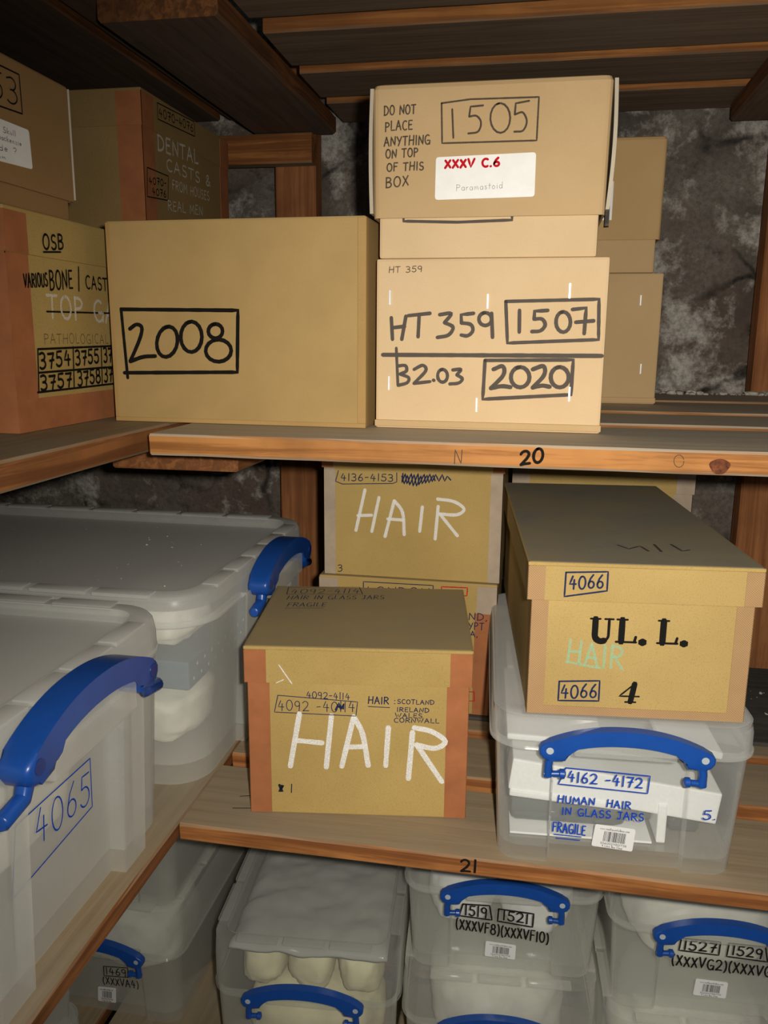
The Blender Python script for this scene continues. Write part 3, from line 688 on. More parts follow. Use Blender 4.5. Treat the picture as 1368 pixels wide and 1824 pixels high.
  ('l', 'grey_marker', [(0.1571, 0.0614), (0.1593, 0.0623), (0.1617, 0.0633), (0.1639, 0.0642), (0.1659, 0.0648), (0.1673, 0.0647), (0.1683, 0.0638), (0.1689, 0.0622), (0.1692, 0.0603), (0.169, 0.0582), (0.1683, 0.056), (0.167, 0.0538), (0.165, 0.0514), (0.1626, 0.0488), (0.1602, 0.0462), (0.1579, 0.0437)], 0.0042),
  ('l', 'grey_marker', [(0.1579, 0.0437), (0.1597, 0.0442), (0.1615, 0.0447), (0.1634, 0.0452), (0.1651, 0.0456), (0.1668, 0.0459), (0.1684, 0.0459), (0.17, 0.0457), (0.1714, 0.0454), (0.1729, 0.0451), (0.1744, 0.0449)], 0.0042),
  ('l', 'grey_marker', [(0.1818, 0.064), (0.1788, 0.0628), (0.1764, 0.0603), (0.175, 0.057), (0.1749, 0.0533), (0.1759, 0.0498), (0.1781, 0.0469), (0.181, 0.045), (0.1842, 0.0445), (0.1874, 0.0454), (0.1899, 0.0476), (0.1916, 0.0507), (0.192, 0.0544), (0.1912, 0.058), (0.1893, 0.0611), (0.1866, 0.0632), (0.1834, 0.0641), (0.1802, 0.0635)], 0.0042),
  ('q', 'staple', [(0.0142, 0.1298)]),
  ('q', 'staple', [(0.1112, 0.126)]),
  ('q', 'staple', [(0.1887, 0.1358)]),
  ('q', 'staple', [(0.0139, 0.0457)]),
  ('q', 'staple', [(0.1034, 0.0257)]),
  ('q', 'staple', [(0.1934, 0.0382)]),
 ],
 'E': [
  ('q', 'staple', [(0.1975, 0.145)]),
  ('q', 'staple', [(0.204, 0.0502)]),
 ],
 'L1505': [
  ('t', 'pencil', 'DO NOT', (0.0088, 0.1298), (0.039, 0.1307), 0.0083, 0.0013),
  ('t', 'pencil', 'PLACE', (0.01, 0.1158), (0.036, 0.117), 0.0085, 0.0013),
  ('t', 'pencil', 'ANYTHING', (0.0091, 0.1028), (0.0529, 0.103), 0.0085, 0.0013),
  ('t', 'pencil', 'ON TOP', (0.0108, 0.0917), (0.0418, 0.0928), 0.008, 0.0013),
  ('t', 'pencil', 'OF THIS', (0.012, 0.08), (0.0474, 0.0806), 0.0076, 0.0013),
  ('t', 'pencil', 'BOX', (0.011, 0.0652), (0.033, 0.0668), 0.0097, 0.0013),
  ('l', 'pencil', [(0.0634, 0.1386), (0.0901, 0.141), (0.1529, 0.1404), (0.1525, 0.1033), (0.0647, 0.1036), (0.0634, 0.1386)], 0.0016),
  ('l', 'pencil', [(0.0735, 0.133), (0.0752, 0.108)], 0.0018),
  ('l', 'pencil', [(0.1022, 0.1352), (0.0906, 0.1346), (0.0895, 0.1261)], 0.0018),
  ('l', 'pencil', [(0.0895, 0.1261), (0.0909, 0.1262), (0.0924, 0.1265), (0.0939, 0.1267), (0.0953, 0.1267), (0.0965, 0.1263), (0.0976, 0.1256), (0.0987, 0.1245), (0.0997, 0.1232), (0.1004, 0.1218), (0.1007, 0.1204), (0.1007, 0.1188), (0.1005, 0.1171), (0.0999, 0.1153), (0.0991, 0.1138), (0.098, 0.1126), (0.0966, 0.112), (0.0949, 0.1117), (0.093, 0.1116), (0.091, 0.1115), (0.0891, 0.1114)], 0.0018),
  ('l', 'pencil', [(0.1168, 0.1365), (0.1135, 0.1351), (0.111, 0.1321), (0.1095, 0.1278), (0.1093, 0.123), (0.1104, 0.1183), (0.1127, 0.1144), (0.1158, 0.1118), (0.1192, 0.1109), (0.1225, 0.1119), (0.1253, 0.1146), (0.127, 0.1186), (0.1275, 0.1234), (0.1267, 0.1281), (0.1247, 0.1323), (0.1218, 0.1352), (0.1184, 0.1365), (0.115, 0.136)], 0.0018),
  ('l', 'pencil', [(0.1442, 0.1375), (0.1321, 0.1358), (0.1316, 0.1263)], 0.0018),
  ('l', 'pencil', [(0.1316, 0.1263), (0.1331, 0.1267), (0.1346, 0.1273), (0.1361, 0.1278), (0.1375, 0.1281), (0.1388, 0.1278), (0.1399, 0.1268), (0.1409, 0.1254), (0.1418, 0.1237), (0.1425, 0.1218), (0.1428, 0.1202), (0.1427, 0.1185), (0.1423, 0.1167), (0.1416, 0.1149), (0.1407, 0.1134), (0.1397, 0.1122), (0.1384, 0.1116), (0.1368, 0.1114), (0.1351, 0.1115), (0.1334, 0.1115), (0.1317, 0.1115)], 0.0018),
  ('q', 'label', [(0.0591, 0.0913), (0.1525, 0.0931), (0.1527, 0.0541), (0.0588, 0.053)]),
  ('t', 'red_pen', 'XXXV C.6', (0.0679, 0.0816), (0.1192, 0.0817), 0.0074, 0.0022),
  ('t', 'faint', 'Paramastoid', (0.0791, 0.0607), (0.1226, 0.0622), 0.006, 0.0005),
 ],
 'B1505': [
  ('l', 'grey_marker', [(0.0241, 0.0393), (0.0242, 0.0351), (0.0769, 0.0333), (0.1289, 0.0345), (0.1288, 0.0381)], 0.0028),
 ],
 'OSBL': [
  ('t', 'marker', 'OSB', (0.0577, 0.1704), (0.0928, 0.1739), 0.0142, 0.0022),
  ('l', 'marker', [(0.0574, 0.1678), (0.0874, 0.1707)], 0.0018),
 ],
 'OSB': [
  ('t', 'marker', 'VARIOUS', (0.024, 0.1334), (0.0625, 0.1367), 0.0124, 0.002),
  ('t', 'marker', 'BONE /', (0.0659, 0.1332), (0.1218, 0.1397), 0.0186, 0.0022),
  ('t', 'marker', 'CAST', (0.1327, 0.1386), (0.1772, 0.1388), 0.0135, 0.002),
  ('t', 'old_chalk', 'TOP GA', (0.0587, 0.1075), (0.1893, 0.1046), 0.0229, 0.003),
  ('l', 'marker', [(0.0575, 0.1128), (0.183, 0.1148)], 0.0018),
  ('t', 'pencil', 'PATHOLOGICAL', (0.0497, 0.0824), (0.1728, 0.0818), 0.0102, 0.0007),
  ('l', 'marker', [(0.0379, 0.0772), (0.1889, 0.0792)], 0.0022),
  ('l', 'marker', [(0.0367, 0.055), (0.1862, 0.0561)], 0.0022),
  ('l', 'marker', [(0.0324, 0.0365), (0.1839, 0.0373)], 0.0022),
  ('l', 'marker', [(0.0379, 0.0772), (0.0343, 0.0364)], 0.0022),
  ('l', 'marker', [(0.1002, 0.0787), (0.0971, 0.0377)], 0.0022),
  ('l', 'marker', [(0.1566, 0.0788), (0.154, 0.0376)], 0.0022),
  ('t', 'marker', '3754', (0.039, 0.0581), (0.0936, 0.0607), 0.0152, 0.0026),
  ('t', 'marker', '3755', (0.1031, 0.0599), (0.1497, 0.0615), 0.0152, 0.0026),
  ('t', 'marker', '3757', (0.0382, 0.0378), (0.093, 0.0391), 0.0143, 0.0026),
  ('t', 'marker', '3758', (0.1047, 0.0385), (0.1507, 0.0402), 0.0154, 0.0026),
  ('t', 'marker', '3756', (0.1605, 0.0612), (0.2, 0.0633), 0.0161, 0.0026),
  ('t', 'marker', '3759', (0.1591, 0.0398), (0.1975, 0.0418), 0.0161, 0.0026),
 ],
 'S63': [
  ('l', 'marker', [(0.0652, 0.1133), (0.142, 0.1142), (0.1426, 0.0817), (0.06, 0.0777), (0.0652, 0.1133)], 0.0014),
  ('t', 'marker', '1553', (0.0663, 0.0835), (0.1368, 0.0878), 0.0229, 0.0014),
  ('q', 'label', [(0.0657, 0.0694), (0.1504, 0.0698), (0.152, 0.0363), (0.0603, 0.0323)]),
  ('t', 'blue_pen', 'Skull', (0.1111, 0.0591), (0.1288, 0.0598), 0.0048, 0.0005),
  ('t', 'blue_pen', 'Mackenzie', (0.1009, 0.0523), (0.1362, 0.0529), 0.0043, 0.0005),
  ('t', 'blue_pen', 'ade ?', (0.0965, 0.0428), (0.1284, 0.0447), 0.0052, 0.0005),
  ('t', 'blue_pen', 'um', (0.1002, 0.0362), (0.1112, 0.037), 0.0033, 0.0005),
 ],
 'DEN': [
  ('l', 'marker', [(0.0434, 0.1921), (0.1645, 0.1972), (0.1646, 0.1773), (0.0429, 0.172), (0.0434, 0.1921)], 0.0014),
  ('t', 'marker', '4070-4076', (0.0467, 0.1764), (0.159, 0.1822), 0.0111, 0.0014),
  ('t', 'old_chalk', 'DENTAL', (0.0385, 0.1323), (0.1734, 0.1413), 0.0195, 0.003),
  ('t', 'old_chalk', 'CASTS &', (0.0637, 0.1124), (0.2186, 0.1166), 0.0155, 0.0022),
  ('t', 'old_chalk', 'FROM HOUSES', (0.0792, 0.0904), (0.2121, 0.0952), 0.0133, 0.0015),
  ('t', 'old_chalk', 'REAL MEN', (0.0618, 0.0607), (0.1835, 0.07), 0.0132, 0.0015),
  ('l', 'marker', [(0.0047, 0.1049), (0.0682, 0.1053), (0.0631, 0.0733), (0.0006, 0.0685), (0.0047, 0.1049)], 0.0014),
  ('t', 'marker', '4070-', (0.0073, 0.0855), (0.0597, 0.0908), 0.0086, 0.0014),
  ('t', 'marker', '4076', (0.0157, 0.0737), (0.0581, 0.0761), 0.0087, 0.0014),
 ],
 'H3': [
  ('l', 'blue_pen', [(0.0198, 0.1422), (0.0159, 0.1278), (0.0251, 0.1244), (0.0931, 0.1278), (0.0983, 0.1303), (0.0981, 0.1422)], 0.0011),
  ('t', 'blue_pen', '4136-4153', (0.0228, 0.1288), (0.0931, 0.1308), 0.0098, 0.0012),
  ('l', 'blue_pen', [(0.1063, 0.1417), (0.105, 0.129), (0.1093, 0.1418), (0.1117, 0.1278), (0.1174, 0.1422), (0.1199, 0.1252), (0.1263, 0.1425), (0.1273, 0.127), (0.1344, 0.142), (0.1361, 0.1295), (0.1417, 0.1423), (0.1449, 0.1321), (0.1491, 0.1419), (0.1536, 0.1332), (0.1578, 0.1422), (0.161, 0.1335), (0.1644, 0.1402), (0.1689, 0.1353)], 0.0017),
  ('l', 'blue_pen', [(0.1049, 0.138), (0.108, 0.1277), (0.1123, 0.1397), (0.1154, 0.1265), (0.1212, 0.1408), (0.1244, 0.1254), (0.13, 0.1397), (0.1317, 0.1286), (0.1381, 0.1407), (0.1405, 0.1305), (0.1462, 0.141), (0.1485, 0.1337)], 0.0017),
  ('l', 'chalk', [(0.0558, 0.1179), (0.0436, 0.0621)], 0.0042),
  ('l', 'chalk', [(0.0747, 0.1084), (0.0653, 0.0618)], 0.0042),
  ('l', 'chalk', [(0.0461, 0.0826), (0.0649, 0.084)], 0.0042),
  ('l', 'chalk', [(0.0952, 0.1049), (0.0832, 0.0557)], 0.0042),
  ('l', 'chalk', [(0.0952, 0.1049), (0.0976, 0.1021), (0.1001, 0.0995), (0.1025, 0.0968), (0.1047, 0.0936), (0.1064, 0.0896), (0.1075, 0.0845), (0.1081, 0.0787), (0.1084, 0.0723), (0.1086, 0.0658), (0.109, 0.0596)], 0.0042),
  ('l', 'chalk', [(0.0866, 0.08), (0.1076, 0.0794)], 0.0042),
  ('l', 'chalk', [(0.1326, 0.0983), (0.1296, 0.0651)], 0.0042),
  ('l', 'chalk', [(0.1534, 0.1), (0.1503, 0.0558)], 0.0042),
  ('l', 'chalk', [(0.1524, 0.1096), (0.1568, 0.1092), (0.1612, 0.109), (0.1656, 0.1087), (0.1697, 0.1081), (0.1735, 0.1072), (0.177, 0.1058), (0.1806, 0.104), (0.1837, 0.1019), (0.186, 0.0999), (0.1871, 0.098), (0.187, 0.0962), (0.1857, 0.0943), (0.1837, 0.0925), (0.181, 0.091), (0.178, 0.0899), (0.1743, 0.0894), (0.17, 0.0893), (0.1652, 0.0895), (0.1603, 0.0898), (0.1555, 0.0899)], 0.0042),
  ('l', 'chalk', [(0.1564, 0.0892), (0.1795, 0.0618)], 0.0042),
  ('t', 'ink', '3', (0.0185, 0.0034), (0.0248, 0.0046), 0.0095, 0.0011),
 ],
 'H2': [
  ('l', 'blue_pen', [(0.0595, 0.1579), (0.0595, 0.1792), (0.1538, 0.1797), (0.1541, 0.1641), (0.0595, 0.1579)], 0.0012),
  ('t', 'blue_pen', 'LONDON', (0.0649, 0.1614), (0.1488, 0.1653), 0.0109, 0.0012),
  ('l', 'red_pen', [(0.1653, 0.1664), (0.165, 0.1788), (0.1992, 0.1795), (0.1988, 0.1686), (0.1653, 0.1664)], 0.0014),
  ('t', 'blue_pen', 'SIND,', (0.1871, 0.1351), (0.2264, 0.1363), 0.0101, 0.0012),
  ('t', 'blue_pen', 'EGYPT', (0.1874, 0.121), (0.2224, 0.1228), 0.0101, 0.0012),
  ('t', 'blue_pen', 'ASIA,', (0.1855, 0.1097), (0.2146, 0.1127), 0.0087, 0.0012),
  ('l', 'red_pen', [(0.1875, 0.0328), (0.2125, 0.0342), (0.2129, 0.0212), (0.1878, 0.0189), (0.1875, 0.0328)], 0.0012),
 ],
 'H1': [
  ('t', 'blue_pen', '4092-4114', (0.061, 0.1329), (0.1061, 0.1323), 0.0075, 0.0009),
  ('l', 'blue_pen', [(0.0311, 0.1352), (0.1143, 0.1301), (0.1125, 0.1143), (0.0272, 0.1163), (0.0311, 0.1352)], 0.0009),
  ('t', 'blue_pen', '4092 -40114', (0.0308, 0.1183), (0.1114, 0.1187), 0.0119, 0.0009),
  ('l', 'blue_pen', [(0.0914, 0.1206), (0.095, 0.1283), (0.0967, 0.1208), (0.0997, 0.1278), (0.0997, 0.1221), (0.0938, 0.1245)], 0.0022),
  ('t', 'blue_pen', 'HAIR :', (0.1254, 0.1285), (0.1534, 0.1287), 0.0081, 0.0012),
  ('l', 'blue_pen', [(0.1254, 0.1254), (0.1476, 0.1247)], 0.0009),
  ('t', 'blue_pen', 'SCOTLAND', (0.1557, 0.1294), (0.1935, 0.1292), 0.005, 0.0009),
  ('t', 'blue_pen', 'IRELAND', (0.1552, 0.1206), (0.1884, 0.1203), 0.005, 0.0009),
  ('t', 'blue_pen', 'WALES', (0.1535, 0.1142), (0.1815, 0.1138), 0.005, 0.0009),
  ('t', 'blue_pen', 'CORNWALL', (0.1524, 0.1085), (0.1991, 0.1087), 0.005, 0.0009),
  ('l', 'chalk', [(0.0535, 0.1153), (0.043, 0.055)], 0.0056),
  ('l', 'chalk', [(0.087, 0.114), (0.0812, 0.055)], 0.0056),
  ('l', 'chalk', [(0.05, 0.0848), (0.077, 0.0828)], 0.0056),
  ('l', 'chalk', [(0.1103, 0.1135), (0.0977, 0.0565)], 0.0056),
  ('l', 'chalk', [(0.1103, 0.1135), (0.1122, 0.1099), (0.1142, 0.1065), (0.1161, 0.1029), (0.118, 0.0989), (0.1196, 0.094), (0.121, 0.0879), (0.1222, 0.0809), (0.1234, 0.0734), (0.1244, 0.0658), (0.1256, 0.0583)], 0.0056),
  ('l', 'chalk', [(0.1023, 0.0789), (0.1227, 0.08)], 0.0056),
  ('l', 'chalk', [(0.1465, 0.1023), (0.1441, 0.0589)], 0.0056),
  ('l', 'chalk', [(0.1718, 0.0979), (0.1682, 0.0447)], 0.0056),
  ('l', 'chalk', [(0.1734, 0.1031), (0.1772, 0.1023), (0.1811, 0.1017), (0.185, 0.1011), (0.1887, 0.1002), (0.1921, 0.099), (0.1956, 0.0972), (0.1991, 0.0951), (0.2023, 0.0928), (0.2048, 0.0905), (0.2059, 0.0884), (0.2055, 0.0865), (0.204, 0.0845), (0.2016, 0.0827), (0.1988, 0.0812), (0.1957, 0.0804), (0.1925, 0.0803), (0.1886, 0.0808), (0.1845, 0.0817), (0.1803, 0.0827), (0.1763, 0.0835)], 0.0056),
  ('l', 'chalk', [(0.1763, 0.084), (0.2035, 0.0423)], 0.0056),
  ('t', 'ink', '1', (0.0411, 0.0243), (0.0466, 0.0245), 0.0106, 0.0011),
  ('l', 'ink', [(0.031, 0.0326), (0.0339, 0.0248), (0.0309, 0.0247), (0.0346, 0.0327), (0.0322, 0.0287)], 0.003),
 ],
 'H1L': [
  ('l', 'chalk', [(0.0364, 0.1701), (0.0426, 0.1605), (0.0494, 0.1501)], 0.0012),
  ('l', 'chalk', [(0.0331, 0.1503), (0.0408, 0.1542)], 0.0008),
 ],
 'ULL': [
  ('l', 'blue_pen', [(0.0341, 0.1384), (0.0707, 0.1402), (0.0708, 0.1226), (0.0338, 0.116), (0.0341, 0.1384)], 0.0016),
  ('t', 'blue_pen', '4066', (0.0374, 0.1229), (0.0673, 0.125), 0.0124, 0.0017),
 ],
 'UL': [
  ('t', 'print', 'UL. L.', (0.0522, 0.073), (0.1405, 0.0735), 0.0223, 0.0046),
  ('t', 'print', '4', (0.0819, 0.0154), (0.1006, 0.0158), 0.0187, 0.0034),
  ('t', 'green_chalk', 'HAIR', (0.0342, 0.0517), (0.0839, 0.0474), 0.0227, 0.0024),
  ('l', 'green_chalk', [(0.0332, 0.0527), (0.0648, 0.0476)], 0.002),
  ('l', 'blue_pen', [(0.0281, 0.0333), (0.0645, 0.0355), (0.0647, 0.0157), (0.028, 0.0144), (0.0281, 0.0333)], 0.0016),
  ('t', 'blue_pen', '4066', (0.03, 0.0168), (0.0624, 0.0189), 0.0133, 0.0017),
 ],
 'P4162': [
  ('l', 'bright_blue', [(0.0607, 0.1033), (0.1383, 0.1004), (0.1376, 0.0817), (0.0548, 0.0853), (0.0607, 0.1033)], 0.0013),
  ('t', 'bright_blue', '4162 -4172', (0.0631, 0.0888), (0.1321, 0.0871), 0.0116, 0.0015),
  ('t', 'bright_blue', 'HUMAN', (0.0553, 0.0651), (0.0897, 0.0649), 0.0083, 0.0014),
  ('t', 'bright_blue', 'HAIR', (0.1013, 0.0641), (0.1233, 0.0635), 0.0082, 0.0014),
  ('t', 'bright_blue', 'IN GLASS JARS', (0.0597, 0.0523), (0.1361, 0.0515), 0.0083, 0.0014),
  ('t', 'bright_blue', 'FRAGILE', (0.0521, 0.033), (0.0832, 0.0308), 0.0108, 0.0015),
  ('l', 'bright_blue', [(0.0538, 0.0295), (0.0796, 0.0287)], 0.0011),
  ('l', 'bright_blue', [(0.0557, 0.0254), (0.0782, 0.0249)], 0.0011),
  ('t', 'bright_blue', '5.', (0.188, 0.0618), (0.1998, 0.0621), 0.0104, 0.0014),
  ('q', 'barcode', [(0.092, 0.0442), (0.13, 0.0415), (0.1286, 0.0166), (0.0897, 0.0199)]),
 ],
 'T4065': [
  ('l', 'bright_blue', [(0.1587, 0.1366), (0.2663, 0.1355), (0.2679, 0.0875), (0.1508, 0.0794), (0.1587, 0.1366)], 0.0014),
  ('t', 'bright_blue', '4065', (0.183, 0.103), (0.2639, 0.0933), 0.0318, 0.0016),
 ],
 'P1519': [
  ('l', 'marker', [(0.0634, 0.0953), (0.0963, 0.0958), (0.0999, 0.0745), (0.059, 0.0773), (0.0634, 0.0953)], 0.0021),
  ('t', 'marker', '1519', (0.066, 0.0795), (0.0935, 0.0772), 0.016, 0.0021),
  ('l', 'marker', [(0.1076, 0.092), (0.1508, 0.0887), (0.1503, 0.0687), (0.1069, 0.0736), (0.1076, 0.092)], 0.0021),
  ('t', 'marker', '1521', (0.1131, 0.0765), (0.1446, 0.073), 0.0151, 0.0021),
  ('t', 'marker', '(XXXVF8)(XXXVF10)', (0.0553, 0.0575), (0.1708, 0.0457), 0.0161, 0.0021),
  ('q', 'barcode', [(0.0933, 0.0416), (0.1314, 0.0387), (0.1308, 0.0166), (0.0926, 0.0186)]),
 ],
 'P1527': [
  ('l', 'marker', [(0.0719, 0.1023), (0.1158, 0.102), (0.1156, 0.083), (0.0707, 0.0847), (0.0719, 0.1023)], 0.0019),
  ('t', 'marker', '1527', (0.0757, 0.0868), (0.1121, 0.0864), 0.0143, 0.0021),
  ('l', 'marker', [(0.1253, 0.1016), (0.1656, 0.1009), (0.1701, 0.0803), (0.1245, 0.0825), (0.1253, 0.1016)], 0.0019),
  ('t', 'marker', '1529', (0.1299, 0.0862), (0.1635, 0.084), 0.0142, 0.0021),
  ('t', 'marker', '(XXXVG2)(XXXVG9)', (0.064, 0.0632), (0.1899, 0.0583), 0.0152, 0.0021),
  ('q', 'barcode', [(0.0938, 0.0459), (0.1304, 0.0449), (0.1299, 0.0216), (0.0925, 0.0223)]),
 ],
 'P1469': [
  ('l', 'marker', [(0.1168, 0.0832), (0.1549, 0.0866), (0.1539, 0.0695), (0.1156, 0.0659), (0.1168, 0.0832)], 0.0014),
  ('t', 'marker', '1469', (0.1194, 0.0694), (0.1513, 0.0709), 0.0134, 0.0014),
  ('t', 'marker', '(XXXVA4)', (0.1129, 0.0512), (0.1687, 0.052), 0.0135, 0.0014),
  ('q', 'barcode', [(0.1034, 0.0438), (0.1321, 0.0458), (0.1295, 0.0185), (0.1007, 0.0173)]),
 ],
 'R20': [
  ('t', 'marker', '20', (0.3485, 0.0027), (0.3682, 0.0064), 0.0124, 0.0026),
  ('t', 'pencil', 'N', (0.2906, 0.0021), (0.2977, 0.0019), 0.0131, 0.0008),
  ('l', 'pencil', [(0.4855, 0.0114), (0.4852, 0.0089), (0.484, 0.0069), (0.4821, 0.006), (0.4801, 0.0064), (0.4784, 0.008), (0.4774, 0.0104), (0.4774, 0.013), (0.4784, 0.0152), (0.4802, 0.0164), (0.4822, 0.0164), (0.484, 0.0151), (0.4852, 0.0129)], 0.0006),
 ],
 'R21': [
  ('t', 'marker', '21', (0.2952, 0.0047), (0.3112, 0.0056), 0.0136, 0.0024),
 ],
 'H1T': [
  ('l', 'blue_pen', [(0.0175, 0.172), (0.0152, 0.1998), (0.1039, 0.2084), (0.1103, 0.1784), (0.0175, 0.172)], 0.0009),
  ('t', 'blue_pen', '4092-4114', (0.0212, 0.1745), (0.1058, 0.1827), 0.0185, 0.0009),
  ('t', 'blue_pen', 'HAIR IN GLASS JARS', (0.0206, 0.1521), (0.1373, 0.1602), 0.0155, 0.0009),
  ('t', 'blue_pen', 'FRAGILE', (0.025, 0.1248), (0.0702, 0.1279), 0.0146, 0.0009),
  ('l', 'blue_pen', [(0.0234, 0.1185), (0.0683, 0.1216)], 0.0008),
 ],
 'ULT': [
  ('l', 'faint', [(0.068, 0.0707), (0.0788, 0.0743), (0.0865, 0.0576), (0.0981, 0.0505), (0.1173, 0.0679), (0.1238, 0.039), (0.1359, 0.0265)], 0.0014),
  ('l', 'pencil', [(0.0908, 0.0668), (0.0985, 0.0526), (0.1115, 0.065), (0.1153, 0.0462)], 0.0025),
  ('l', 'pencil', [(0.1264, 0.0734), (0.1269, 0.0456)], 0.0025),
  ('l', 'pencil', [(0.1428, 0.0754), (0.1469, 0.0501), (0.1549, 0.0552)], 0.0025),
 ],
 'S21': [
  ('l', 'marker', [(0.0448, 0.0607), (0.0566, 0.0642)], 0.0012),
  ('l', 'marker', [(0.0453, 0.0368), (0.0661, 0.0409)], 0.0012),
 ],
}

# ------------------------------------------------------------------ builders
def corner_tapes(W, D, z0, z1, tw, mat, parent, e=0.0, t=0.0005, sides=('L', 'R'), side_w=None):
    """binding tape folded round the two front upright edges (e = how far the panel stands proud of the box)"""
    sw = side_w or tw
    for s in sides:
        bm = bmesh.new()
        if s == 'L':
            add_box(bm, -e - t, tw - e, -e - t, -e + 0.0001, z0, z1)
            add_box(bm, -e - t, -e + 0.0001, -e - t, sw, z0, z1)
        else:
            add_box(bm, W + e - tw, W + e + t, -e - t, -e + 0.0001, z0, z1)
            add_box(bm, W + e - 0.0001, W + e + t, -e - t, sw, z0, z1)
        obj('corner_tape', bm, mat, parent)

def lid_bm(W, D, H, lip, ov, t=0.0022, rr=0.0015, edge=0.0):
    """a lift-off lid: top panel with four skirt walls, open below"""
    def ring(o, z, r):
        pts = []
        x0, x1, y0, y1 = -o, W + o, -o, D + o
        for cx, cy, a0 in ((x0 + r, y0 + r, 180), (x1 - r, y0 + r, 270), (x1 - r, y1 - r, 0), (x0 + r, y1 - r, 90)):
            for k in range(4):
                a = R(a0 + 30 * k); pts.append((cx + r * math.cos(a), cy + r * math.sin(a), z))
        return pts
    bm = bmesh.new()
    r = max(rr, 0.0008)
    loft(bm, [ring(ov - t, H - t, r * .6), ring(ov - t, H - lip, r * .6), ring(ov, H - lip, r), ring(ov + edge, H - r, r), ring(ov + edge - r * .3, H - r * .3, r), ring(ov + edge - r, H, r)])
    return bm

def archive_box(name, label, cat, FL, rotz, W, D, H, mat, lid=None, tape=None, bev=0.0014, group=None, lid_mat=None, lid_r=0.0015, raw_top=False):
    """cardboard box; origin at the front left foot, front face on local y = 0"""
    root = thing(name, label, cat, FL, rotz, group)
    top = H - (0.0024 if lid else 0)
    body = obj('body', box_bm(0, W, 0, D, 0, top, bev), mat, root)
    lo = None
    if lid:
        lip, ov = lid[:2]
        lo = obj('lid', lid_bm(W, D, H, lip, ov, rr=lid_r, edge=lid[2] if len(lid) > 2 else 0), lid_mat or mat, root)
        if raw_top:      # the raw edge of the top board shows as a pale line
            bm = bmesh.new(); e = ov + .0006
            add_box(bm, -e, W + e, -e, D + e, H - .0038, H - .0004, .0005, 1)
            obj('lid_top_edge', bm, M['fibre'] if raw_top is True else raw_top, lo)
    if tape:
        tw, tm = tape
        corner_tapes(W, D, 0.0005, (H - lid[0] if lid else H), tw, tm, body)
        if lid: corner_tapes(W, D, H - lid[0] + .0002, H - .004, tw, tm, lo, e=lid[1])
    return root, body, lo

def handle_bm(L, rise, band, rad, y0, y1, z):
    """the bowed carrying handle as a thick bevelled bar"""
    up, lo = [], []
    n = 22
    half = L / 2 + rad * 0.75
    def zu(x): return z + rad * 0.55 + (rise - rad * 0.55) * (1 - (abs(x) / half) ** 2.2)
    for i in range(n + 1):
        x = -half + 2 * half * i / n
        up.append((x, zu(x)))
    step = L / 2 - rad * 1.7
    right = [(L / 2 + rad * math.cos(R(a)), z + rad * math.sin(R(a))) for a in (10, -20, -50, -75, -95)] + [(step + rad * 0.25, z - rad * 0.96), (step, z - rad * 0.55), (step - rad * .12, zu(step) - band * 1.0)]
    m = 12
    low = [(step * (1 - 2 * i / m), zu(step * (1 - 2 * i / m)) - band) for i in range(1, m)]
    left = [(-x, zz) for x, zz in right[::-1]]
    poly = up + right + low + left
    bm = bmesh.new()
    a = [bm.verts.new((x, y0, zz)) for x, zz in poly]; b = [bm.verts.new((x, y1, zz)) for x, zz in poly]
    fa = bm.faces.new(a); fb = bm.faces.new(b[::-1]); k = len(poly)
    for i in range(k): bm.faces.new((a[i], b[i], b[(i + 1) % k], a[(i + 1) % k]))
    ed = list(set(fa.edges) | set(fb.edges))
    bmesh.ops.bevel(bm, geom=ed, offset=min(band, abs(y1 - y0)) * 0.22, segments=3, profile=0.5, affect='EDGES')
    bmesh.ops.triangulate(bm, faces=[f for f in bm.faces if len(f.verts) > 12])
    return bm

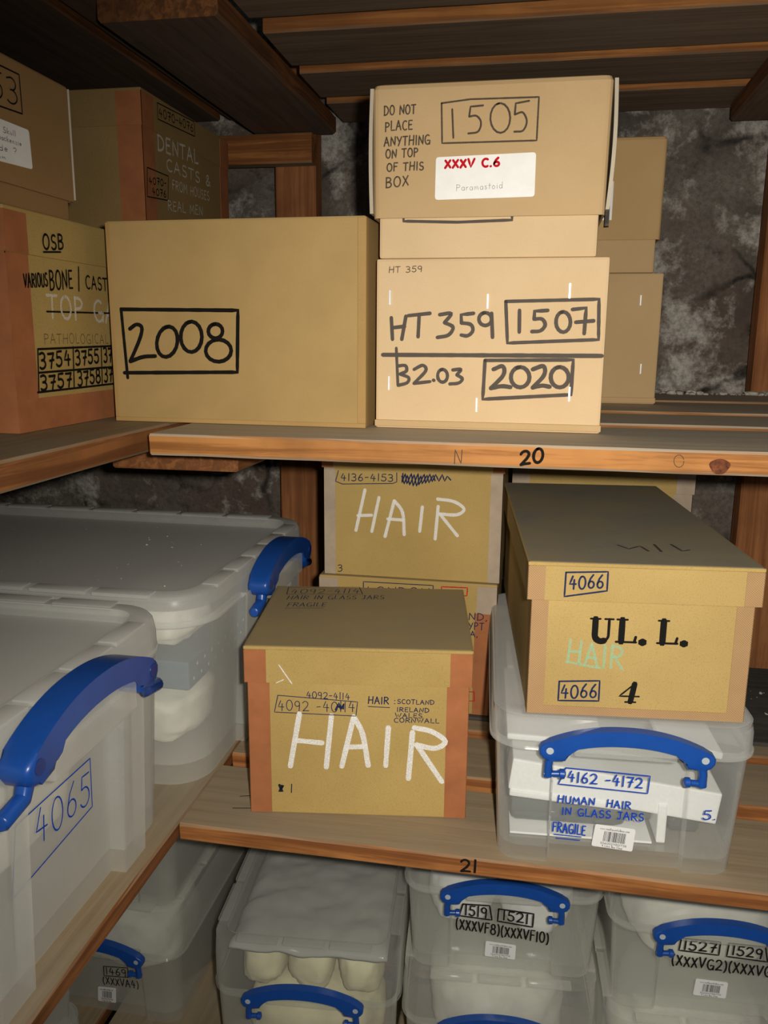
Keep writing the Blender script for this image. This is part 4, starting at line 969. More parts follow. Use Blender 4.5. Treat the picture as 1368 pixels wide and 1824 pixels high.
def storage_box(label, cat, FL, rotz, base, lid, Hb, lid_h, mats, style='small', rec=0.004, rimw=0.016, group=None, handle_x=0.0, r=0.022, name='storage_box', with_handle=True):
    """clear plastic box, clip-on lid and one bowed blue handle on the end that shows; local origin = centre of the foot"""
    bw, bd = base; lw, ld = lid
    M3 = Matrix.Rotation(R(rotz), 3, 'Z')
    c = Vector(FL) + M3 @ Vector((bw / 2, bd / 2, 0))
    root = thing(name, label, cat, c, rotz, group)
    tw, td = lw - 0.008, ld - 0.008
    t = 0.0016
    if style == 'small':
        a = bw * 0.275; q = 0.0062
        F = lambda k: [(-a - .0026, 0), (-a - .0002, q), (a + .0002, q), (a + .0026, 0)]
    else:
        q = 0.012
        F = lambda k: [(x + handle_x, p) for x, p in ((-.1135, 0), (-.113, -q), (-.073, -q), (-.0725, .003), (.0725, .003), (.073, -q), (.113, -q), (.1135, 0))]
    def ring(w, d, o, z):
        pts = outline(w - 2 * o, d - 2 * o, max(r - o, .002), F(0)); return [(x, y, z) for x, y in pts]
    def dims(z):
        k = z / (Hb + .006); return bw + (tw - bw) * k, bd + (td - bd) * k
    fl = 0.014 if style == 'small' else 0.022
    bm = bmesh.new(); w1, d1 = dims(fl)
    zt = Hb + 0.006
    loft(bm, [ring(w1, d1, t, fl), ring(bw, bd, t, 0), ring(bw, bd, 0, 0), ring(w1, d1, 0, fl), ring(*dims(zt * .5), 0, zt * .5), ring(tw, td, 0, zt), ring(tw, td, t, zt), ring(w1, d1, t, fl + .0016)])
    tub = obj('tub', bm, mats[0], root); smooth_by_angle(tub, 30)
    # lid
    z1 = Hb + lid_h; R2 = r + .010
    def lr(o, z): return [(x, y, z) for x, y in outline(lw - 2 * o, ld - 2 * o, max(R2 - o, .003))]
    bm = bmesh.new()
    loft(bm, [lr(t, z1 - rec - .0018), lr(t, Hb), lr(-.0014, Hb), lr(-.0016, Hb + .0026), lr(0, Hb + .0036), lr(0, Hb + lid_h * .55), lr(.002, z1 - .005), lr(.0045, z1 - .0013), lr(.008, z1), lr(rimw, z1), lr(rimw + .002, z1 - rec)])
    if style != 'small' or lid_h > .06:    # stacking ribs along the rim
        n = max(3, int(ld / .085))
        for sx in (-1, 1):
            for i in range(n):
                y = -ld / 2 + R2 + (ld - 2 * R2) * (i + .5) / n; hl = (ld - 2 * R2) / n * .44
                add_box(bm, sx * (lw / 2 - rimw * .5) - rimw * .40, sx * (lw / 2 - rimw * .5) + rimw * .40, y - hl, y + hl, z1 - .003, z1 + .0013, .0011, 2)
        n2 = max(3, int(lw / .085))
        for sy in (-1, 1):
            for i in range(n2):
                x = -lw / 2 + R2 + (lw - 2 * R2) * (i + .5) / n2; hl = (lw - 2 * R2) / n2 * .44
                add_box(bm, x - hl, x + hl, sy * (ld / 2 - rimw * .5) - rimw * .40, sy * (ld / 2 - rimw * .5) + rimw * .40, z1 - .003, z1 + .0013, .0011, 2)
    lo = obj('lid', bm, mats[1], root); smooth_by_angle(lo, 32)
    # moulded lip the handle snaps over, then the handle
    yf = -ld / 2
    if with_handle and style == 'small':
        L, rad = 0.137, 0.0098
        zc = Hb + 0.006
        bm = bmesh.new(); add_box(bm, handle_x - .046, handle_x + .046, yf - .009, yf + .001, Hb - .001, Hb + .012, .0022, 3)
        obj('clip_lip', bm, mats[1], lo)
        hb = handle_bm(L, .0235, .0145, rad, yf - .0145, yf - .004, zc)
        bmesh.ops.translate(hb, verts=hb.verts, vec=(handle_x, 0, 0))
        h = obj('handle', hb, M['blue_plastic'], root); smooth_by_angle(h, 40)
        for sx in (-1, 1):
            px = handle_x + sx * L / 2
            bm = bmesh.new(); tube(bm, [(px, yf - .0149, zc + .0008), (px, yf - .0135, zc + .0008)], .0034, 14)
            obj('pivot', bm, M['pin'], h)
            bm = bmesh.new(); tube(bm, [(px, yf - .0158, zc + .0008), (px, yf - .013, zc + .0008)], .0058, 16)
            bm2 = bm
            for v in bm2.verts: v.co.y = max(v.co.y, yf - .01485)
            obj('pivot_ring', bm2, M['blue_plastic'], h)
            bm = bmesh.new()
            tube(bm, [(px - sx * .001, yf - .009, zc - .006), (px + sx * .0005, yf - .0095, zc - .016), (px + sx * .0002, yf - .0085, zc - .027)], [.0042, .0038, .0044], 8)
            tube(bm, [(px + sx * .004, yf - .0085, zc - .0255), (px - sx * .0115, yf - .0085, zc - .0245)], .0030, 10)
            tube(bm, [(px - sx * .009, yf - .0085, zc - .0245), (px - sx * .0105, yf - .0085, zc - .0245), (px - sx * .0145, yf - .0085, zc - .0245), (px - sx * .016, yf - .0085, zc - .0245)], [.002, .0046, .0046, .002], 12)
            la = obj('latch_arm', bm, M['blue_plastic'], h); smooth_by_angle(la, 50)
    elif with_handle:
        L, rad = 0.178, 0.0135
        zc = Hb + 0.010
        bm = bmesh.new(); add_box(bm, handle_x - .066, handle_x + .066, yf - .026, yf + .001, Hb - .016, Hb + .012, .004, 3)
        obj('clip_lip', bm, mats[0], lo)
        hb = handle_bm(L, .034, .022, rad, yf - .030, yf - .003, zc)
        bmesh.ops.translate(hb, verts=hb.verts, vec=(handle_x, 0, 0))
        h = obj('handle', hb, M['blue_plastic'], root); smooth_by_angle(h, 40)
        for sx in (-1, 1):
            px = handle_x + sx * L / 2
            bm = bmesh.new(); tube(bm, [(px, yf - .0306, zc + .001), (px, yf - .028, zc + .001)], .0062, 18)
            obj('pivot', bm, M['pin'] if False else M['blue_deep'], h)
            bm = bmesh.new()
            tube(bm, [(px, yf - .018, zc - .010), (px + sx * .006, yf - .018, zc - .022), (px + sx * .030, yf - .018, zc - .026), (px + sx * .032, yf - .018, zc - .026)], [.0070, .0066, .0066, .0052], 12)
            la = obj('latch_arm', bm, M['blue_plastic'], h); smooth_by_angle(la, 50)
    return root, tub, lo
M['crumb'] = plain_mat('crumb', (0.50, 0.47, 0.41), 0.9, 0.2, 0.2, 80)
M['blue_deep'] = plain_mat('blue_deep', (0.006, 0.035, 0.20), 0.3, 0.5, 0.03)

# ------------------------------------------------------------------ the cellar
def wall_bm(axis, fixed, a0, a1, z0, z1, step, amp, seed, thick=0.08):
    bm = bmesh.new(); na = int((a1 - a0) / step); nz = int((z1 - z0) / step); g = []
    for i in range(na + 1):
        row = []
        for j in range(nz + 1):
            a = a0 + (a1 - a0) * i / na; z = z0 + (z1 - z0) * j / nz
            d = amp * (noise.fractal(Vector((a * 5 + seed, z * 5, seed)), 1.0, 2.0, 5) * 0.5 - 0.4 * abs(noise.noise(Vector((a * 3.1, z * 4.4 + seed, 3)))))
            co = (a, fixed - d, z) if axis == 'Y' else (fixed + d, a, z)
            row.append(bm.verts.new(co))
        g.append(row)
    for i in range(na):
        for j in range(nz): bm.faces.new((g[i][j], g[i + 1][j], g[i + 1][j + 1], g[i][j + 1]))
    return bm
w = structure('wall_back', wall_bm('Y', WALL_Y, -1.45, 1.3, FLOOR_Z, CEIL_Z, 0.02, 0.05, 3.3), M['stone'], smooth=True)
w = structure('wall_left', wall_bm('X', WALL_X, -0.9, 1.75, FLOOR_Z, CEIL_Z, 0.04, 0.03, 8.1), M['stone'], smooth=True)
structure('floor', box_bm(-1.5, 1.5, -1.2, 1.8, FLOOR_Z - .05, FLOOR_Z), M['concrete'])
structure('ceiling', box_bm(-1.5, 1.5, -0.9, 1.8, CEIL_Z, CEIL_Z + .05), M['concrete'])

# ---- uprights
def post(label, x0, x1, y0, y1, seed, ztop=CEIL_Z):
    bm = bmesh.new()
    o = board('shelf_post', x0, x1, y0, y1, FLOOR_Z, ztop, M['wood_z'], None, 'Z', seed, .003, .0012, 40)
    return tag(o, label, 'post', 'timber shelf posts')
post('reddish timber post against the stone in the corner behind the HAIR 3 box', -.492, -.415, 1.545, 1.592, 1)
post('reddish timber post rising at the right-hand edge behind the stencilled box', .364, .445, 1.545, 1.592, 2, ZUP - .0005)

# ---- right-hand bay: board tops on Z20, Z21, Z22; planks overhead
XR = 1.05
def shelf(label, ztop, thick, rows, x0, mat, mats=None, seed=0, bearers=()):
    root = thing('plank_shelf', label, 'shelf', (0, 0, 0))
    out = []
    for i, (ya, yb) in enumerate(rows):
        out.append(board('shelf_board', x0, XR, ya, yb, ztop - thick, ztop, (mats or {}).get(i, mat), root, 'X', seed + i))
    for (xa, xb, ya, yb, th, m, *dz) in bearers:
        dz = dz[0] if dz else 0
        board('bearer', xa, xb, ya, yb, ztop - thick - th, ztop - thick - dz, m, root, 'Y', seed + 30)
    return root, out
s20, b20 = shelf('shelf of dusty orange-edged planks marked 20 under the cardboard boxes', Z20, .021, [(.731, .905), (.950, 1.085), (1.123, 1.30), (1.342, 1.535)], -.3615, M['wood_x'], None, 11,
                 [(-.470, -.321, .858, 1.53, .035, M['wood_y'], .0036), (.60, .70, .80, 1.53, .035, M['wood_y'])])
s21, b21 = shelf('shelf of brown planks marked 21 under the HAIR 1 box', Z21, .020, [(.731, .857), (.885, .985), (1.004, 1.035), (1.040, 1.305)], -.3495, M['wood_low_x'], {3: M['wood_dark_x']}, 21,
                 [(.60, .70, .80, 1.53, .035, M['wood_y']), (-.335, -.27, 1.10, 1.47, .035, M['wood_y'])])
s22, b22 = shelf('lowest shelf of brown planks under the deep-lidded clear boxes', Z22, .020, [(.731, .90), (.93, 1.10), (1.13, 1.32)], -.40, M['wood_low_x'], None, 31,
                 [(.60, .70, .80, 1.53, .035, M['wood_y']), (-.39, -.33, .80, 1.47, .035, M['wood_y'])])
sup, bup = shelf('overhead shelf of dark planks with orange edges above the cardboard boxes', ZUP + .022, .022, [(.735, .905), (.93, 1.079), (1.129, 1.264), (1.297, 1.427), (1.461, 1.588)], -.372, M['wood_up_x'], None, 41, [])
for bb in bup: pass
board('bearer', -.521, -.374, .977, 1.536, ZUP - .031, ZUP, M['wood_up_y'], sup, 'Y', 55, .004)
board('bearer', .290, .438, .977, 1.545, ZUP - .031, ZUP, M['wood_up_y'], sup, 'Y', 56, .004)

# ---- left-hand bay: planks run away from the camera
def left_shelf(label, ztop, thick, cols, y0, y1, mat, seed):
    root = thing('plank_shelf', label, 'shelf', (0, 0, 0)); out = []
    for i, (xa, xb) in enumerate(cols):
        out.append(board('shelf_board', xa, xb, y0, y1, ztop - thick, ztop, mat, root, 'Y', seed + i))
    return root, out
l20, _ = left_shelf('side shelf of grey-topped planks on the left under the salmon-taped OSB box', Z20, .0245, [(-.575, -.385), (-.775, -.59), (-.975, -.79), (-1.20, -.99)], -.15, 1.54, M['wood_y'], 61)
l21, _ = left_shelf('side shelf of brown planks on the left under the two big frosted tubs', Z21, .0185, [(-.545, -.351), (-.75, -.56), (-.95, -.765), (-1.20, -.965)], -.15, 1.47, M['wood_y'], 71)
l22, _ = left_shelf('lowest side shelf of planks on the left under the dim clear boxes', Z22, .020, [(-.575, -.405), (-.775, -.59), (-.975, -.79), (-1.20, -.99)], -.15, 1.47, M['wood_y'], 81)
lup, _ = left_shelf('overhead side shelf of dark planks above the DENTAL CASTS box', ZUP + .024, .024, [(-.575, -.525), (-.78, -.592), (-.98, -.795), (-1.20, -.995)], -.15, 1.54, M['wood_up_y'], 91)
for root, zt in ((l20, Z20 - .0245), (l21, Z21 - .0185), (l22, Z22 - .02)):
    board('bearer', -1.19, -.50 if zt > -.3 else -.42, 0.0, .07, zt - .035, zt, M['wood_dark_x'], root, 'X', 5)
# rail nailed across the left post, carrying the planks overhead
rail = board('wooden_rail', -1.20, -.411, 1.507, 1.540, .302, .352, M['wood_x2'] if 'wood_x2' in M else M['wood_low_x'], None, 'X', 77, .002)
tag(rail, 'short orange-brown rail fixed across the corner post under the dark overhead planks', 'rail')

# ---- writing on the shelf edges
POSE[b20[0].name] = Matrix.Translation(b20[0].location); POSE[b21[0].name] = Matrix.Translation(b21[0].location)
write_marks('R20', (-.3615, .731, -.1115), 0, b20[0], b20[0], .0012)
write_marks('R21', (-.3495, .731, -.52), 0, b21[0], b21[0], .0012)
write_marks('S21', (-.3495, .731, -.5), 0, b21[0], b21[0], .0012, top=True)
bm = bmesh.new()
fr = plane_frame((-.3615, .731, -.1115), 0, b20[0], .0006)
ring = [bm.verts.new(fr(Vector((.5145 + .0082 * math.cos(a) * (1 + .12 * math.sin(3 * a)), .0078 + .0066 * math.sin(a))), .0004)) for a in [2 * math.pi * k / 24 for k in range(24)]]
bm.faces.new(ring)
obj('knot', bm, M['knot'], b20[0], 'dark round knot in the plank edge')

# ------------------------------------------------------------------ cardboard boxes on shelf 20
CB = 'cardboard box'
# 2008
root, body, _ = archive_box('cardboard_box', 'wide plain brown cardboard box marked 2008 in black marker', CB, (-.448, .832, Z20), -1.5, .2765, .288, .2065, M['kraft_old'], None, None, bev=.0022)
bm = bmesh.new()
add_box(bm, -.0006, .2771, -.0009, .0002, .0004, .0050, .0004, 1)
add_box(bm, .2685, .2772, -.0009, .0002, .0050, .2050, .0004, 1)
add_box(bm, -.0006, .0042, -.0009, .0002, .0050, .2050, .0004, 1)
obj('worn_edge', bm, M['kraft_rim'], body, 'darker worn border of the front panel')
write_marks('B2008', (-.448, .832, Z20), -1.5, body, root)
# 1507
root, body, _ = archive_box('cardboard_box', 'pale stapled cardboard box marked HT 359 and 1507, standing on shelf 20', CB, (-.1635, .838, Z20), -1, .2245, .36, .167, M['kraft_pale'], None, None, bev=.0028)
bm = bmesh.new(); add_box(bm, -.0008, .2253, -.0014, .01, .0016, .0085, .0014, 2)
obj('bottom_fold', bm, M['kraft_new'], body)
write_marks('B1507', (-.1635, .838, Z20), -1, body, root)
# 1505
root, body, lo = archive_box('cardboard_box', 'cardboard box marked 1505 with DO NOT PLACE ANYTHING written on its lid', CB, (-.161, .839, .0765), 0, .2095, .345, .1585, M['kraft_pale'], (.121, .005, .0012), None, bev=.003, lid_mat=M['kraft_new'], lid_r=.0055)
write_marks('L1505', (-.1645, .834, .0765), 0, lo, root, .0022)
write_marks('B1505', (-.161, .839, .0765), 0, body, root)
for sx in (-1, 1):      # the pale cut edge of the side panel, sprung a little away from the front
    bm = bmesh.new()
    xa = -.0052 if sx < 0 else .2147
    n = 14; rings = []
    for i in range(n + 1):
        z = .042 + .1125 * i / n
        sp = .0022 * math.sin(math.pi * i / n) * (1 if sx > 0 else .6) + (.0015 * i / n if sx > 0 else 0)
        rings.append([(xa + sx * sp, -.0045, z), (xa + sx * (sp + .0034), -.0045, z), (xa + sx * (sp + .0034), .05, z), (xa + sx * sp, .05, z)])
    loft(bm, rings)
    obj('side_flap', bm, M['board_raw'], lo, 'pale raw cardboard edge')
bm = bmesh.new(); loft(bm, [[(.2150 + dx, y, z) for dx, y in ((0, 0), (.004, .002), (.0045, .012), (0, .014))] for dx0, z in ((0, .046), (0, .040), (0, .034), (0, .028))])
obj('torn_flap', bm, M['tape_dark'] if 'tape_dark' in M else M['wood_dark_x'], lo, 'dark torn tab at the corner')
bm = bmesh.new(); add_box(bm, .2178, .2192, -.0035, -.0015, .060, .074, .0004, 1)
obj('staple', bm, M['steel'], lo)
# the pair behind
root, body, _ = archive_box('cardboard_box', 'plain tan stapled cardboard box at the back, behind the HT 359 box', CB, (-.062, 1.245, Z20), 0, .2265, .29, .182, M['kraft_new'], None, None, bev=.0026)
bm = bmesh.new(); add_box(bm, -.0008, .2273, -.0014, .01, .0016, .0095, .0014, 2)
obj('bottom_fold', bm, M['kraft_new'], body)
write_marks('E', (-.062, 1.245, Z20), 0, body, root)
root, body, lo = archive_box('cardboard_box', 'plain tan lidded cardboard box with a white label edge, behind the 1505 box', CB, (-.060, 1.247, .0918), 0, .2105, .29, .178, M['kraft_new'], (.134, .005, .001), None, bev=.003, lid_mat=M['kraft_tan'], lid_r=.005)
bm = bmesh.new(); add_box(bm, .052, .149, -.0068, -.0055, .070, .121, .0004, 1)
obj('paper_label', bm, M['paper'], lo, 'white paper label')

# ---- left bay boxes
root, body, lo = archive_box('archive_box', 'brown fibreboard box with salmon tape marked OSB, VARIOUS BONE / CAST', 'archive box', (-.473, .695, Z20), 90, .335, .30, .2035, M['fibre'], (.040, .003), (.034, M['tape_salmon']))
write_marks('OSB', (-.473, .695, Z20), 90, body, root, .0008)
write_marks('OSBL', (-.470, .692, Z20), 90, lo, root, .0008)
bm = bmesh.new(); add_box(bm, 0, .335, -.0008, .0001, .0004, .031, 0); add_box(bm, -.0009, .0001, -.0006, .30, .0006, .162, 0)
obj('base_tape', bm, M['tape_salmon'], body, 'salmon binding tape')
bm = bmesh.new(); add_box(bm, -.0040, -.0029, -.0038, .30, .1640, .1995, 0)
obj('end_tape', bm, M['tape_salmon'], lo, 'salmon binding tape')
root, body, lo = archive_box('cardboard_box', 'brown cardboard box with number 53 and white label, stacked on the OSB box', CB, (-.4745, .592, .1135), 90, .217, .30, .126, M['kraft_brown'], (.108, .0045), None, bev=.002, lid_r=.0025)
write_marks('S63', (-.470, .59, .1135), 90, lo, root, .0006)
bm = bmesh.new(); add_box(bm, .2208, .2222, -.0055, -.001, .020, .124, .0004, 1)
obj('raw_edge', bm, M['board_raw'], lo, 'pale raw cardboard edge')
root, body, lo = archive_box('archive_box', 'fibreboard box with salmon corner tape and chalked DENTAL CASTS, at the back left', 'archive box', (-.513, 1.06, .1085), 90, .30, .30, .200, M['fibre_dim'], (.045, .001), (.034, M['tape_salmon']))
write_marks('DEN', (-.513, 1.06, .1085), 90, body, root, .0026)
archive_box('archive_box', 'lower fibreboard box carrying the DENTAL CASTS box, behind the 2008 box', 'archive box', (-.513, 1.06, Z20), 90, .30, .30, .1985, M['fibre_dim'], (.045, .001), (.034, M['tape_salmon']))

# ------------------------------------------------------------------ fibreboard boxes on shelf 21
HG = None
root, body, lo = archive_box('archive_box', 'dusty fibreboard box chalked HAIR with the number 1, lid lettered HAIR IN GLASS JARS', 'archive box', (-.283, .767, Z21), 8, .229, .205, .190, M['fibre'], (.040, .0028), (.0225, M['tape_salmon']), raw_top=True)
write_marks('H1', (-.283, .767, Z21), 8, body, root)
write_marks('H1L', (-.2855, .7635, Z21), 8, lo, root, .0008)
write_marks('H1T', (-.2855, .7635, -.31), 8, lo, root, .0012, top=True)
root, body, lo = archive_box('archive_box', 'fibreboard box with salmon corner tape carrying the HAIR 3 box, its LONDON label half hidden', 'archive box', (-.279, 1.05, Z21), 0, .236, .22, .1852, M['fibre'], (.041, .002), None)
write_marks('H2', (-.279, 1.05, Z21), 0, body, root, .0028)
corner_tapes(.236, .22, .0005, .144, .026, M['tape_salmon'], body); corner_tapes(.236, .22, .1445, .182, .026, M['tape_grey'], lo, e=.002)
root, body, lo = archive_box('archive_box', 'fibreboard box with grey corner tape chalked HAIR and numbered 3, topmost of the rear stack', 'archive box', (-.275, 1.055, -.3147), 0, .236, .22, .1895, M['fibre'], (.043, .0025), None)
corner_tapes(.236, .22, .0005, .1465, .0155, M['tape_grey'], body); corner_tapes(.236, .22, .147, .185, .0155, M['tape_salmon'], lo, e=.0025)
write_marks('H3', (-.275, 1.055, -.3145), 0, body, root, .0008)
root, body, lo = archive_box('archive_box', 'fibreboard box mostly hidden behind the stencilled UL. L. box', 'archive box', (-.030, 1.25, Z21), 0, .258, .20, .325, M['fibre'], (.045, .0025), None)
corner_tapes(.258, .20, .0005, .2795, .026, M['tape_grey'], body); corner_tapes(.258, .20, .2805, .321, .026, M['tape_grey'], lo, e=.0025)
# the stencilled box on the clear box
root, body, lo = archive_box('archive_box', 'long grey-topped fibreboard box stencilled UL. L. and numbered 4066, on the clear hair box', 'archive box', (.003, .729, -.3404), 5.4, .1945, .405, .147, M['fibre_grey'], (.0355, .0045), (.0150, M['tape_woven']), raw_top=M['fibre'])
bm = bmesh.new(); add_box(bm, 0, .1945, -.0006, .0001, .0003, .0085, 0)
obj('base_tape', bm, M['tape_woven'], body, 'woven tan binding tape')
write_marks('UL', (.003, .729, -.341), 5.4, body, root, .0008)
write_marks('ULL', (-.0025, .7245, -.341), 5.4, lo, root, .0008)
write_marks('ULT', (-.0025, .7245, -.194), 5.4, lo, root, .0012, top=True)

# ------------------------------------------------------------------ clear plastic boxes
SB = 'storage box'
CL = (M['box_clear'], M['lid_clear']); MK_ = (M['box_milky'], M['lid_milky']); TB = (M['tub_frosted'], M['tub_lid'])
root, tub, lo = storage_box('clear plastic box with bright blue handle lettered HUMAN HAIR IN GLASS JARS, on shelf 21', SB, (-.019, .737, Z21), 3.6, (.2227, .362), (.243, .388), .125, .034, CL, rec=.0008)
write_marks('P4162', (-.019, .737, Z21), 3.6, tub, root, -.0032, slope=.0687, cols=(.045, .1775, .0055))
# big frosted tubs
root, tub, lo = storage_box('nearest big frosted tub with blue handle, marked 4065 in blue', SB, (-.377, .352, Z21), 90, (.412, .69), (.43, .715), .190, .035, TB, style='big', rec=.014, rimw=.024, handle_x=.014, r=.045, name='storage_tub')
write_marks('T4065', (-.376, .345, Z21), 90, tub, root, -.0034, slope=.043)
root, tub, lo = storage_box('farther big frosted tub with blue handle and dusty lid, beside the HAIR 1 box', SB, (-.356, .800, Z21), 90, (.412, .69), (.43, .715), .190, .035, TB, style='big', rec=.014, rimw=.024, handle_x=.024, r=.045, name='storage_tub')
# bottom shelf
LOW = ((.2265, .365), (.2465, .392))
HBX, LH = .1145, .077
LL = .070
root, tub, lo = storage_box('clear deep-lidded box marked 1519 and 1521, topmost of its stack under shelf 21', SB, (-.127, .913, -.7855), 4.4, LOW[0], LOW[1], HBX, LH, MK_, rec=.006)
write_marks('P1519', (-.127, .915, -.785), 4.4, tub, root, -.0010, slope=.079)
storage_box('clear deep-lidded box at the frame bottom directly under the 1519 and 1521 box', SB, (-.127, .905, Z22), 4.4, LOW[0], LOW[1], .124, LL, MK_, rec=.001)
root, tub, lo = storage_box('clear deep-lidded box marked 1527 and 1529 at the lower right corner', SB, (.121, .893, -.7855), 3, LOW[0], LOW[1], HBX, LH, MK_, rec=.006)
write_marks('P1527', (.121, .90, -.785), 3, tub, root, .0020, slope=.079)
storage_box('clear deep-lidded box directly under the 1527 and 1529 box', SB, (.121, .885, Z22), 3, LOW[0], LOW[1], .124, LL, MK_, rec=.001)
root, tub, lo = storage_box('clear box with cream padded contents and a crumpled bag under its deep lid, lower centre', SB, (-.3725, .875, Z22), 4.5, LOW[0], (.2435, .392), .152, .081, (M['box_milky'], M['lid_thin']), rec=.004)
root, tub, lo = storage_box('dim clear box faintly marked 1469 under the left side shelf', SB, (-.70, .955, Z22), 0, (.2265, .365), (.2465, .392), .1135, .080, MK_, rec=.001)
write_marks('P1469', (-.70, .955, Z22), 0, tub, root, -.0030, slope=.079)
storage_box('dim clear box stacked on the 1469 box, cut off by the left shelf plank', SB, (-.70, .955, -.7860), 0, (.2265, .365), (.2465, .392), HBX, LH, MK_, rec=.003)
storage_box('dim clear box at lower left before the 1469 box, lower of its pair', SB, (-.735, .40, Z22), 0, (.2265, .365), (.2465, .392), .1135, .080, MK_, rec=.001)
storage_box('dim clear box at lower left before the 1469 box, upper of its pair', SB, (-.735, .40, -.7860), 0, (.2265, .365), (.2465, .392), HBX, LH, MK_, rec=.003)

# ------------------------------------------------------------------ what lies inside the clear boxes
def inside(FL, rotz): 
    m = Matrix.Translation(Vector(FL)) @ Matrix.Rotation(R(rotz), 4, 'Z')
    return m
def slab(name, label, cat, FL, rotz, x0, x1, y0, y1, z0, z1, mat, tilt=0.0, bev=.002, group=None):
    m = inside(FL, rotz); c = m @ Vector(((x0 + x1) / 2, (y0 + y1) / 2, (z0 + z1) / 2))
    hx, hy, hz = (x1 - x0) / 2, (y1 - y0) / 2, (z1 - z0) / 2
    o = obj(name, box_bm(-hx, hx, -hy, hy, -hz, hz, bev), mat, loc=c)
    o.rotation_euler = (0, R(tilt), R(rotz))
    return tag(o, label, cat, group)
A = ((-.019, .737, Z21), 3.6)
slab('foam_block', 'thick white foam slab slanting across the front of the clear hair box', 'foam', A[0], A[1], .010, .212, .022, .075, .051, .084, M['foam'], 6.5)
slab('foam_sheet', 'thin white foam sheet under the thick foam slab, left half of the clear hair box', 'foam', A[0], A[1], .010, .120, .020, .11, .0520, .0590, M['foam'], 4)
slab('foam_sheet', 'thin white foam sheet lying uppermost in the clear hair box', 'foam', A[0], A[1], .006, .100, .03, .20, .110, .1165, M['foam'], 1.5)
slab('foam_sheet', 'white foam sheet slanting at the upper right inside the clear hair box', 'foam', A[0], A[1], .155, .216, .04, .24, .104, .111, M['foam'], 10)
slab('foam_divider', 'upright white foam strip between the jars in the clear hair box', 'foam', A[0], A[1], .154, .163, .020, .10, .0165, .058, M['foam'], 0)
slab('foam_sheet', 'white foam sheet on the floor of the clear hair box', 'foam', A[0], A[1], .012, .150, .018, .33, .0162, .0185, M['foam'], 0, .0008)
slab('foam_block', 'white foam block at the back of the clear hair box', 'foam', A[0], A[1], .012, .210, .25, .34, .0190, .100, M['foam'], 0)
def jar(label, FL, rotz, x0, x1, y, z, rad, mat, sq=0.55, n=20):
    """a glass jar lying on its side, round-shouldered, with neck and stopper"""
    root_m = inside(FL, rotz)
    t = thing('glass_jar', label, 'jar', root_m @ Vector((x0, y, z)), rotz)
    L = x1 - x0
    prof = [(0, rad * .6), (.002, rad * .9), (.006, rad), (L * .74, rad), (L * .80, rad * .9), (L * .84, rad * .55), (L * .92, rad * .5)]
    bm = bmesh.new(); loops = []
    for x, r in prof:
        lp = []
        for k in range(n):
            a = 2 * math.pi * k / n; ca, sa = math.cos(a), math.sin(a)
            lp.append((x, r * math.copysign(abs(ca) ** sq, ca), rad + r * math.copysign(abs(sa) ** sq, sa)))
        loops.append(lp)
    loft(bm, loops); b = obj('glass_body', bm, mat, t); smooth_by_angle(b, 40)
    bm = bmesh.new(); tube(bm, [(L * .90, 0, rad), (L * .905, 0, rad), (L, 0, rad)], [rad * .5, rad * .62, rad * .62], 18)
    obj('stopper', bm, M['glass_dark'], t)
    return t
jar('clear glass jar lying flat at the bottom left of the hair box', A[0], A[1], .012, .152, .050, .0188, .0165, M['glass_dark'])
jar('small glass jar at the bottom right of the hair box, behind the number 5', A[0], A[1], .168, .206, .055, .0162, .0180, M['glass_dark'])
jar('round glass jar showing above the thick foam slab in the hair box', A[0], A[1], .055, .185, .150, .066, .0205, M['glass'], 1.0)
# frosted tubs: padded bundles and a perforated strip
def bundle(label, cat, x, y, z, rx, ry, rz, mat, seed, name='padded_bundle', rough=.12):
    bm = bmesh.new(); blob(bm, (0, 0, 0), rx, ry, rz, seed, rough)
    o = obj(name, bm, mat, smooth=True, loc=(x, y, z)); return tag(o, label, cat)
bundle('white padded bundle low at the near corner inside the farther frosted tub', 'bundle', -.430, .880, -.434, .052, .062, .037, M['padding'], 1)
bundle('white padded bundle high at the near corner inside the farther frosted tub', 'bundle', -.430, .880, -.322, .052, .062, .030, M['padding'], 2)
bundle('pale bundle deep inside the farther frosted tub', 'bundle', -.65, 1.02, -.405, .10, .13, .068, M['padding'], 3)
bundle('pale bundle filling the nearest frosted tub', 'bundle', -.54, .57, -.390, .13, .15, .082, M['padding'], 4)
def perforated_tray():
    root = thing('perforated_tray', 'dark blue perforated strip between the white bundles in the farther frosted tub', 'tray', (-.374, .992, -.394), 90)
    bm = bmesh.new(); add_box(bm, -.168, .165, .0, .115, 0, .034, .002, 2)
    obj('strip', bm, M['perforated'], root)
    bm = bmesh.new()
    for row in range(2):
        for i in range(15):
            x = -.155 + .022 * i + .011 * row; z = .010 + .014 * row
            ring = [bm.verts.new((x + .0021 * math.cos(R(a)), -.0003, z + .0021 * math.sin(R(a)))) for a in range(0, 360, 45)]
            bm.faces.new(ring)
    obj('holes', bm, M['padding'], root, 'pale round perforations')
perforated_tray()
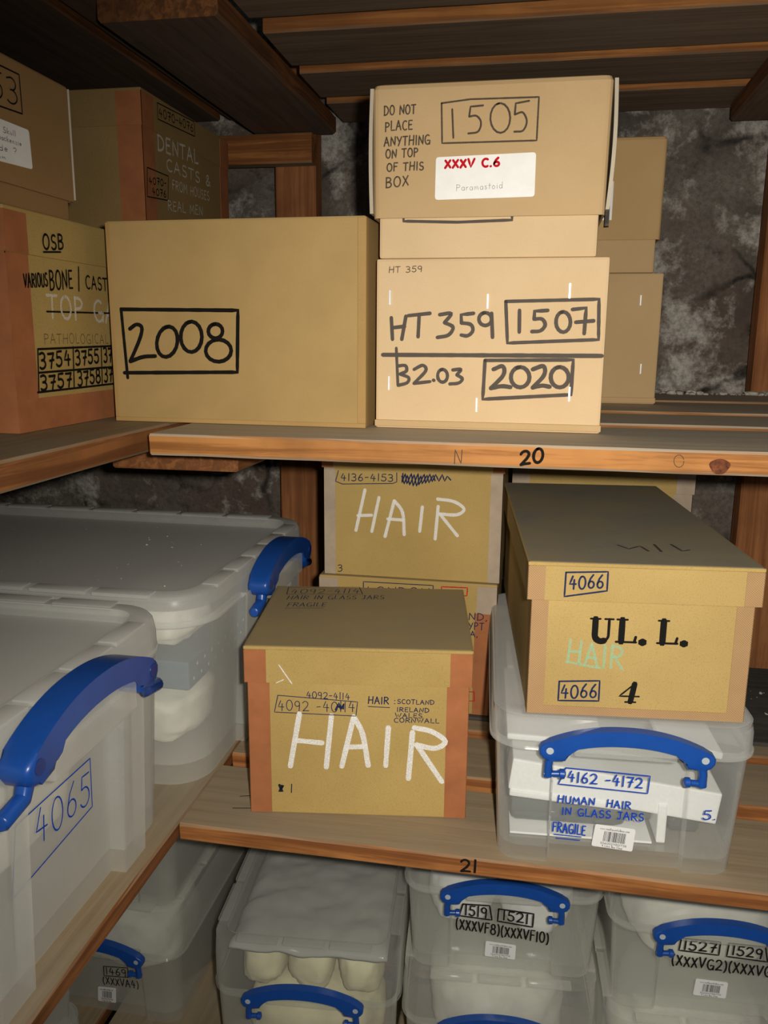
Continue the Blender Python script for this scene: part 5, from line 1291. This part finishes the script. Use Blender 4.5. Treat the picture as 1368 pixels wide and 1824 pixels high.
# lower boxes
def fill(FL, rotz, zf, specs):
    m = inside(FL, rotz)
    for label, x, y, z, rx, ry, rz, mat, seed in specs:
        p = m @ Vector((x, y, 0))
        o = bundle(label, 'bundle', p.x, p.y, zf + z, rx, ry, rz, M[mat], seed); o.rotation_euler = (0, 0, R(rotz))
fill((-.127, .913, 0), 4.4, -.7855, [('white padded bundle inside the 1519 and 1521 box, on the left', .062, .106, .064, .044, .072, .046, 'foam', 11), ('white padded bundle inside the 1519 and 1521 box, on the right', .160, .106, .052, .048, .072, .035, 'foam', 12)])
fill((-.127, .905, 0), 4.4, Z22, [('pale bundle inside the box under the 1519 and 1521 box at the frame bottom', .113, .115, .092, .090, .082, .075, 'padding', 13)])
fill((.121, .893, 0), 3, -.7855, [('pale bundle inside the 1527 and 1529 box', .113, .112, .078, .090, .080, .060, 'padding', 14)])
fill((.121, .885, 0), 3, Z22, [('pale bundle inside the box under the 1527 and 1529 box', .113, .115, .092, .090, .082, .075, 'padding', 15)])
fill((-.3725, .875, 0), 4.5, Z22, [('cream padded bundle at the left inside the lower centre box', .047, .075, .164, .030, .052, .042, 'cream', 16), ('cream padded bundle in the middle inside the lower centre box', .112, .078, .161, .032, .054, .043, 'cream', 17), ('cream padded bundle at the right inside the lower centre box', .178, .078, .162, .031, .054, .042, 'cream', 18),
     ('cream padded bundle low inside the lower centre box', .113, .10, .068, .092, .082, .051, 'cream', 19)])
fill((-.70, .955, 0), 0, Z22, [('dim pale bundle inside the 1469 box', .113, .125, .078, .084, .088, .058, 'padding', 20)])
fill((-.70, .955, 0), 0, -.7860, [('dim pale bundle inside the box stacked on the 1469 box', .113, .125, .068, .084, .088, .048, 'padding', 21)])
fill((-.735, .40, 0), 0, Z22, [('dim pale bundle inside the lower box in front of the 1469 box', .113, .18, .080, .088, .13, .062, 'padding', 22)])
fill((-.735, .40, 0), 0, -.7860, [('dim pale bundle inside the upper box in front of the 1469 box', .113, .18, .070, .088, .13, .052, 'padding', 23)])
# crumpled bag pressed under the lid of the lower centre box
def crumpled_bag():
    m = inside((-.3725, .875, 0), 4.5)
    bm = bmesh.new(); nx, ny = 34, 46; g = []
    for i in range(nx + 1):
        row = []
        for j in range(ny + 1):
            u, v = i / nx, j / ny; x, y = -.104 + .208 * u, -.168 + .336 * v
            e = min(u, 1 - u, v, 1 - v); d = max(0, 1 - e / .12)
            q = Vector((x * 16 + y * 9, y * 26 - x * 12, 2.2))
            z = .0060 * noise.noise(q) + .0035 * noise.noise(q * 2.7) - .0025 - .012 * d * d
            row.append(bm.verts.new((x, y, z)))
        g.append(row)
    for i in range(nx):
        for j in range(ny): bm.faces.new((g[i][j], g[i + 1][j], g[i + 1][j + 1], g[i][j + 1]))
    ret = bmesh.ops.extrude_face_region(bm, geom=bm.faces[:])
    bmesh.ops.translate(bm, vec=(0, 0, -.004), verts=[v for v in ret['geom'] if isinstance(v, bmesh.types.BMVert)])
    p = m @ Vector((.113, .182, 0))
    o = obj('plastic_bag', bm, M['bag'], smooth=True, loc=(p.x, p.y, Z22 + .152 + .081 - .0185)); o.rotation_euler = (0, 0, R(4.5))
    tag(o, 'crumpled clear plastic bag pressed flat under the lid of the lower centre box', 'bag')
crumpled_bag()

# ------------------------------------------------------------------ crumbs of plaster fallen from the wall
def crumbs(label, boxes, seed, mat):
    rnd = random.Random(seed); bm = bmesh.new()
    for (x0, x1, y0, y1, z, n, rmin, rmax) in boxes:
        for k in range(n):
            r = rmin + (rmax - rmin) * rnd.random() ** 3
            x, y = x0 + (x1 - x0) * rnd.random(), y0 + (y1 - y0) * rnd.random()
            mt = Matrix.Translation((x, y, z + r * .35)) @ Matrix.Rotation(rnd.random() * 6, 4, 'Z') @ Matrix.Diagonal((r * (1 + rnd.random()), r, r * .6, 1))
            res = bmesh.ops.create_icosphere(bm, subdivisions=1, radius=1.0, matrix=mt)
            for v in res['verts']: v.co += Vector((rnd.random() - .5, rnd.random() - .5, (rnd.random() - .5) * .4)) * r * .4
    o = obj('plaster_crumbs', bm, mat); o['kind'] = 'stuff'
    return tag(o, label, 'crumbs')
crumbs('pale plaster crumbs fallen along the back plank of shelf 20', [(.17, .42, 1.49, 1.533, Z20, 70, .0015, .009)], 3, M['crumb'])
crumbs('pale plaster specks scattered on the dark back plank of shelf 21', [(.20, .42, 1.06, 1.30, Z21, 60, .0006, .0030)], 5, M['crumb'])
crumbs('pale specks of dust lying on the two frosted tub lids', [(-.85, -.41, .84, 1.17, Z21 + .2114, 34, .0005, .0022), (-.80, -.42, .45, .72, Z21 + .2114, 14, .0005, .0016)], 7, M['crumb'])
